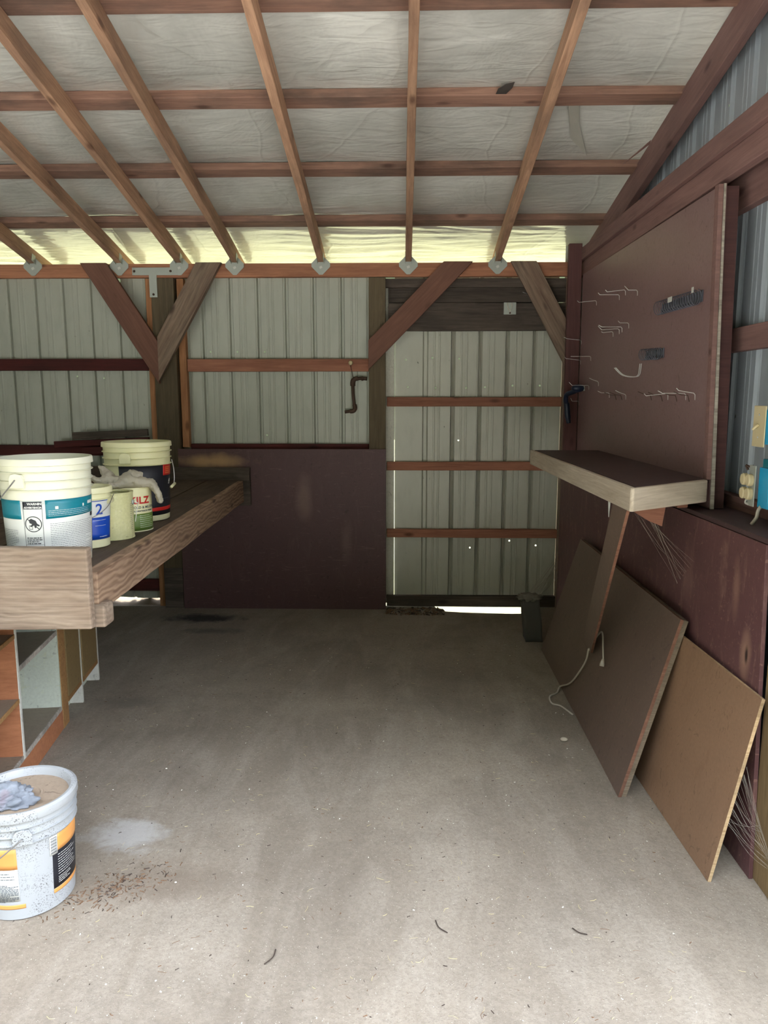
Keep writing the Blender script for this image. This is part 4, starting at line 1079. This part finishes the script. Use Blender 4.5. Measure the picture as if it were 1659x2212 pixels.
# -- bucket on the floor
qx, qy, qh = -1.160, 2.085, .342
R4 = lambda z: .132+(.147-.132)*z/qh
fbk, rf4 = bucket((qx, qy, 0.0005), .132, .147, qh, M['pail_floor'], 'lidded white bucket with orange and black label on the floor', ear_phi=-.06, lid=True, ribz=(.095, .068, .044),
                  bail=bailpts(qx, qy, R4, .272, -.06, .13, -1))
lathe('lid', [(0, qh-.018), (.05, qh-.018), (.052, qh-.014), (.058, qh-.014), (.060, qh-.018), (.132, qh-.019)], (qx, qy, 0), M['lid_dirt'], fbk)
lathe('lid_rim', [(.131, qh-.0185), (.134, qh-.006), (.139, qh+.004), (.148, qh+.006), (.1565, qh+.001), (.158, qh-.018), (.156, qh-.022)], (qx, qy, 0), M['pail_floor'], fbk)
merge_bars('dust_specks', qx, qy, rf4, [], M['black'], fbk) if False else None
l4 = wrap_patch('label', qx, qy, rf4, .50, 1.45, .065, .238, M['black'], fbk, .0008)
wrap_patch('orange_band', qx, qy, rf4, .62, 1.45, .185, .239, M['orange_ink'], l4, .0014)
wrap_patch('orange_band', qx, qy, rf4, .50, 1.45, .050, .064, M['orange_ink'], l4, .0012)
wrap_patch('bar_code_field', qx, qy, rf4, .44, .62, .178, .239, M['paper'], l4, .002)
merge_bars('bar_code', qx, qy, rf4, [(.46, .59, z, z+.001+.001*(k % 3 == 0)) for k, z in enumerate([.184+.0032*i for i in range(16)])], M['black'], l4, .0028)
merge_bars('fine_print', qx, qy, rf4, textlines(.62, 1.2, .172, .106, .008, .002)+textlines(.62, 1.0, .098, .076, .006, .002), M['paper'], l4, .0022)
l5 = wrap_patch('label', qx, qy, rf4, -1.3, -.20, .065, .235, M['paper'], fbk, .0008)
wrap_patch('orange_band', qx, qy, rf4, -1.3, -.20, .170, .236, M['orange_ink'], l5, .0014)
wrap_patch('orange_band', qx, qy, rf4, -1.3, -.10, .040, .054, M['orange_ink'], l5, .0014)
merge_bars('fine_print', qx, qy, rf4, textlines(-1.2, -.28, .158, .135, .009, .002)+textlines(-1.2, -.22, .120, .062, .0045, .0022), M['grey_ink'], l5)
# crumpled plastic bag on the lid
t = NT('thin_bag'); nn = t.noise(t.coord(rand=False), 14, 6, .65, 2.)
n9 = t.noise(t.coord(rand=False), 9, 2)
t.col(t.mix(t.math('MULTIPLY', t.ramp(n9, [(.58, (0, 0, 0)), (.7, (1, 1, 1))]), .5), S(158, 164, 172), S(160, 106, 114)))
t.set(Roughness=.28); t.bump(nn, .8, .02)
tr = t.n.new('ShaderNodeBsdfTranslucent'); tr.inputs[0].default_value = S(220, 228, 236)
m1 = t.n.new('ShaderNodeMixShader'); m1.inputs[0].default_value = .35; t.l.new(t.b.outputs[0], m1.inputs[1]); t.l.new(tr.outputs[0], m1.inputs[2]); t.l.new(m1.outputs[0], t.out.inputs[0])
bm = bmesh.new(); bmesh.ops.create_icosphere(bm, subdivisions=5, radius=1)
for q in bm.verts:
    a = math.atan2(q.co.y, q.co.x)
    rid = abs(noise.noise(q.co*1.5+Vector((3, 1, 2))))
    d = .72+.8*rid+.30*abs(noise.noise(q.co*3.4))+.14*abs(noise.noise(q.co*8))
    q.co = Vector((qx-.028+q.co.x*.075*d, qy-.04+q.co.y*.058*d, qh-.016+max(0, (q.co.z+.35))*.036*d))
o = mobj('plastic_bag', bm, t.m, smooth=True); tag(o, 'crumpled clear white plastic bag on the lid of floor bucket', 'bag')

# ------------------------------------------------------------------ stones in the light gap, litter, cobwebs
for i, (x, y, r, s) in enumerate([(-2.10, 5.46, .05, 'left of two'), (-1.83, 5.45, .055, 'right of two')]):
    b = bmesh.new(); bmesh.ops.create_icosphere(b, subdivisions=3, radius=r)
    for q in b.verts: q.co = Vector((x, y, -.08))+Vector((q.co.x*1.8, q.co.y, q.co.z))*(1+.3*noise.noise(q.co*20))
    tag(mobj('stone', b, M['stone']), f'sunlit pale stone outside the gap under back siding, {s}', 'stone')

def litter(name, n, reg, mats, label, size, seed, density=None):
    rnd = random.Random(seed); bm = bmesh.new()
    for _ in range(n):
        while True:
            x = reg[0]+(reg[1]-reg[0])*rnd.random(); y = reg[2]+(reg[3]-reg[2])*rnd.random()**1.3
            if density is None or rnd.random() < density(x, y): break
        a = rnd.random()*PI; L = size[0]*(.4+rnd.random()*1.6); w = size[1]*(.6+rnd.random()); hh = w*.7
        c, s_ = math.cos(a), math.sin(a); mi = rnd.randrange(len(mats)); z = .0005
        bend = (rnd.random()-.5)*L*.5
        prev = None
        for k in range(3):
            u = (k-1)*L/2; vv = bend if k == 1 else 0
            px, py = x+u*c-vv*s_, y+u*s_+vv*c
            ring = [bm.verts.new((px-s_*w/2, py+c*w/2, z)), bm.verts.new((px+s_*w/2, py-c*w/2, z)), bm.verts.new((px, py, z+hh))]
            if prev:
                for q in range(3):
                    f = bm.faces.new((prev[q], prev[(q+1) % 3], ring[(q+1) % 3], ring[q])); f.material_index = mi
            else: bm.faces.new(ring).material_index = mi
            prev = ring
        bm.faces.new(prev[::-1]).material_index = mi
    o = mobj(name, bm, mats); tag(o, label, 'litter', kind='stuff'); return o
inr = lambda x, y: 1. if (abs(x) < y*.56+.05 and x < (.80 if y > 2.7 else .96) and x > (-1.55 if y < 3.9 else -1.9)) else 0.
straw = plain('straw', S(206, 190, 140), .8); twig = plain('dark_twig', S(62, 50, 42), .9); leaf = plain('leaf_bits', S(112, 84, 60), .9); chip = plain('white_chip', S(226, 222, 206), .8)
litter('straw_litter', 520, (-1.6, 1.0, 1.55, 4.6), [straw, leaf], 'thin bits of straw scattered over the dusty floor', (.013, .0009), 3, inr)
litter('twig_litter', 520, (-1.7, 1.0, 1.55, 4.9), [twig, leaf], 'dark crumbs and twigs scattered over the dusty floor', (.006, .0018), 5, inr)
litter('chip_litter', 160, (-1.3, .9, 1.55, 4.6), [chip], 'tiny white chips scattered over the floor', (.0035, .0025), 9, inr)
litter('leaf_litter', 260, (-1.15, -.72, 1.95, 2.32), [twig, leaf, leaf], 'patch of crumbled brown leaves beside the floor bucket', (.010, .0022), 11, lambda x, y: math.exp(-(((x+.90)/.14)**2+((y-2.12-.5*(x+.9))/.07)**2)))
# a few larger twigs
for (x, y, a, L, s) in ((-.36, 1.83, 1.2, .06, 'curved one in the lower left of floor'), (.52, 1.95, -.6, .045, 'one in the lower right of floor'), (.12, 1.96, -1.0, .06, 'thin one in the lower middle of floor')):
    c, s_ = math.cos(a), math.sin(a)
    o = tube('twig', spline([(x-c*L/2, y-s_*L/2, .003), (x+s_*L*.15, y-c*L*.15, .004), (x+c*L/2, y+s_*L/2, .003)], 5), .0016, twig, None, 5)
    tag(o, f'small dark twig lying on the concrete, {s}', 'twig')
# soil banked under the back siding, left bay
bm = bmesh.new(); cols = []
for i in range(120):
    x = -3.95+2.2*i/119; h = .030+.055*noise.noise(Vector((x*5, 3, 0)))+.02*noise.noise(Vector((x*23, 3, 0)))
    h = max(h, -.03)
    cols.append([bm.verts.new((x, y, z)) for y, z in ((5.33, .001), (5.37, h*.6+.004), (5.42, h), (5.48, h*.5-.02), (5.52, -.12))])
for a, b in zip(cols, cols[1:]):
    for k_ in range(4): bm.faces.new((a[k_], b[k_], b[k_+1], a[k_+1]))
o = mobj('soil_heap', bm, M['dirt'], smooth=True); tag(o, 'low bank of soil under the back siding behind the bench', 'soil', kind='stuff')
# debris along the foot of the door and the panel
litter('foot_litter', 220, (-.11, .30, 5.12, 5.30), [twig, leaf, M['dirt']], 'dark leaf crumbs piled at the foot of the metal door', (.025, .008), 13)

def web(name, anchors, n, mat, label, r=.0005, seed=1):
    rnd = random.Random(seed); bm = bmesh.new()
    A_, B2 = anchors
    pt = lambda P: Vector(P[0]).lerp(Vector(P[1]), rnd.random())
    for _ in range(n):
        a, b = pt(A_), pt(B2); m = (a+b)/2+Vector((rnd.uniform(-.01, .01), rnd.uniform(-.01, .01), -.02*rnd.random()))
        tube_bm(spline([a, m, b], 3), r, 3, bm)
    o = mobj(name, bm, mat); tag(o, label, 'cobweb', kind='stuff'); return o
t = NT('cobweb'); t.col(S(210, 204, 190)); t.set(Roughness=.8); t.b.inputs['Alpha'].default_value = .6; M['web'] = t.m
web('cobweb', (((1.08, 2.19, .40), (1.03, 2.19, .20)), ((1.13, 2.19, .20), (1.15, 2.10, .08))), 26, M['web'], 'dusty cobweb between the tan board and the wall post', .00028, 2)
web('cobweb', (((1.10, 5.22, .42), (1.12, 5.2, .25)), ((.80, 4.62, .29), (.90, 4.62, .29))), 16, M['web'], 'grey cobweb over the old block in the corner', .0009, 4)
web('cobweb', (((.84, 2.75, 1.12), (.98, 2.78, 1.05)), ((1.118, 2.75, .95), (1.118, 3.0, .75))), 12, M['web'], 'faint cobweb under the near corner of shelf', .00022, 6)
# torn flaps in the ceiling plastic
fm = plain('torn_plastic', S(60, 54, 50), .6)
def rp(x, y, off): return (x, y, zr(y, off))
o = prism('torn_flap', [rp(.415, 3.592, .098), rp(.424, 3.565, .106), rp(.455, 3.545, .112), rp(.492, 3.535, .114), rp(.486, 3.56, .106), rp(.462, 3.592, .098)], (0, 0, -.002), fm); tag(o, 'dark curled scrap where ceiling plastic is torn, near right rafter', 'flap')
gm = plain('loose_plastic', S(176, 174, 164), .3)
o = prism('loose_flap', [rp(.765, 3.70, .114), rp(.815, 3.70, .114), rp(.85, 3.85, .112), rp(.955, 4.12, .100), rp(.84, 3.98, .110)], (0, 0, -.0015), gm); tag(o, 'pointed loose tongue of clear plastic hanging from the ceiling at right', 'flap')
o = prism('hanging_splinter', [(1.235, 3.96, 2.80), (1.238, 3.99, 2.79), (1.12, 4.08, 2.71)], (0, .004, .003), M['frame_pink']); tag(o, 'thin splinter sticking out from the sloping end rafter', 'splinter')
o = tube('nail_pin', [(.87, 5.31, 2.24), (.82, 5.25, 2.245)], .0018, M['steel'], None, 6); tag(o, 'bright nail in the header board beside the grey brace', 'nail')

# ------------------------------------------------------------------ light
WS = 4.3
w = bpy.data.worlds.new('world'); sc.world = w; w.use_nodes = True
nt = w.node_tree; nt.nodes.clear()
out = nt.nodes.new('ShaderNodeOutputWorld'); bg = nt.nodes.new('ShaderNodeBackground')
# overcast-bright sky above an added dark tree belt, shaped to dim the shed's back
tc = nt.nodes.new('ShaderNodeTexCoord'); sp = nt.nodes.new('ShaderNodeSeparateXYZ'); nt.links.new(tc.outputs['Generated'], sp.inputs[0])
nz = nt.nodes.new('ShaderNodeTexNoise'); nz.inputs['Scale'].default_value = 7; nz.inputs['Detail'].default_value = 6; nt.links.new(tc.outputs['Generated'], nz.inputs[0])
ma = nt.nodes.new('ShaderNodeMath'); ma.operation = 'MULTIPLY_ADD'; ma.inputs[1].default_value = .16; nt.links.new(nz.outputs[0], ma.inputs[0]); nt.links.new(sp.outputs[2], ma.inputs[2])
rp_ = nt.nodes.new('ShaderNodeValToRGB'); mb = nt.nodes.new('ShaderNodeMath'); mb.operation = 'MULTIPLY_ADD'; mb.inputs[1].default_value = .46
ab = nt.nodes.new('ShaderNodeMath'); ab.operation = 'ABSOLUTE'; nt.links.new(sp.outputs[0], ab.inputs[0]); a2 = nt.nodes.new('ShaderNodeMath'); a2.operation = 'MULTIPLY_ADD'; a2.inputs[1].default_value = .42; nt.links.new(sp.outputs[0], a2.inputs[0]); nt.links.new(ab.outputs[0], a2.inputs[2]); nt.links.new(a2.outputs[0], mb.inputs[0]); nt.links.new(ma.outputs[0], mb.inputs[2]); nt.links.new(mb.outputs[0], rp_.inputs[0])
el = rp_.color_ramp.elements
el[0].position = .0; el[0].color = (.02, .024, .014, 1); el[1].position = 1.; el[1].color = (.92, 1.0, 1.18, 1)
e_ = el.new(.70); e_.color = (.035, .044, .025, 1)
e_ = el.new(.80); e_.color = (.96, 1.02, 1.14, 1)
nt.links.new(rp_.outputs[0], bg.inputs[0]); bg.inputs[1].default_value = WS
nt.links.new(bg.outputs[0], out.inputs[0])
sd = bpy.data.lights.new('sun', 'SUN'); sd.energy = 5.0; sd.angle = math.radians(.6); sd.color = (1, .97, .91)
so = bpy.data.objects.new('sun', sd); C.objects.link(so)
# sun stands behind the back wall, to the right, high
dirv = Vector((-.22, -.26, -.95)); so.rotation_euler = dirv.to_track_quat('-Z', 'Y').to_euler(); so.location = (3, 9, 8)

vs = sc.view_settings
sc.display_settings.display_device = 'sRGB'
vs.view_transform = 'Standard'; vs.look = 'None'; vs.gamma = 1; vs.use_curve_mapping = False
vs.exposure = 1.27
sc.cycles.max_bounces = 6; sc.cycles.diffuse_bounces = 5; sc.cycles.glossy_bounces = 3; sc.cycles.transparent_max_bounces = 6
sc.cycles.caustics_reflective = False; sc.cycles.caustics_refractive = False
sc.cycles.use_adaptive_sampling = True; sc.cycles.adaptive_threshold = .09; sc.cycles.adaptive_min_samples = 16
sc.cycles.use_denoising = True
sc.cycles.sample_clamp_indirect = 8
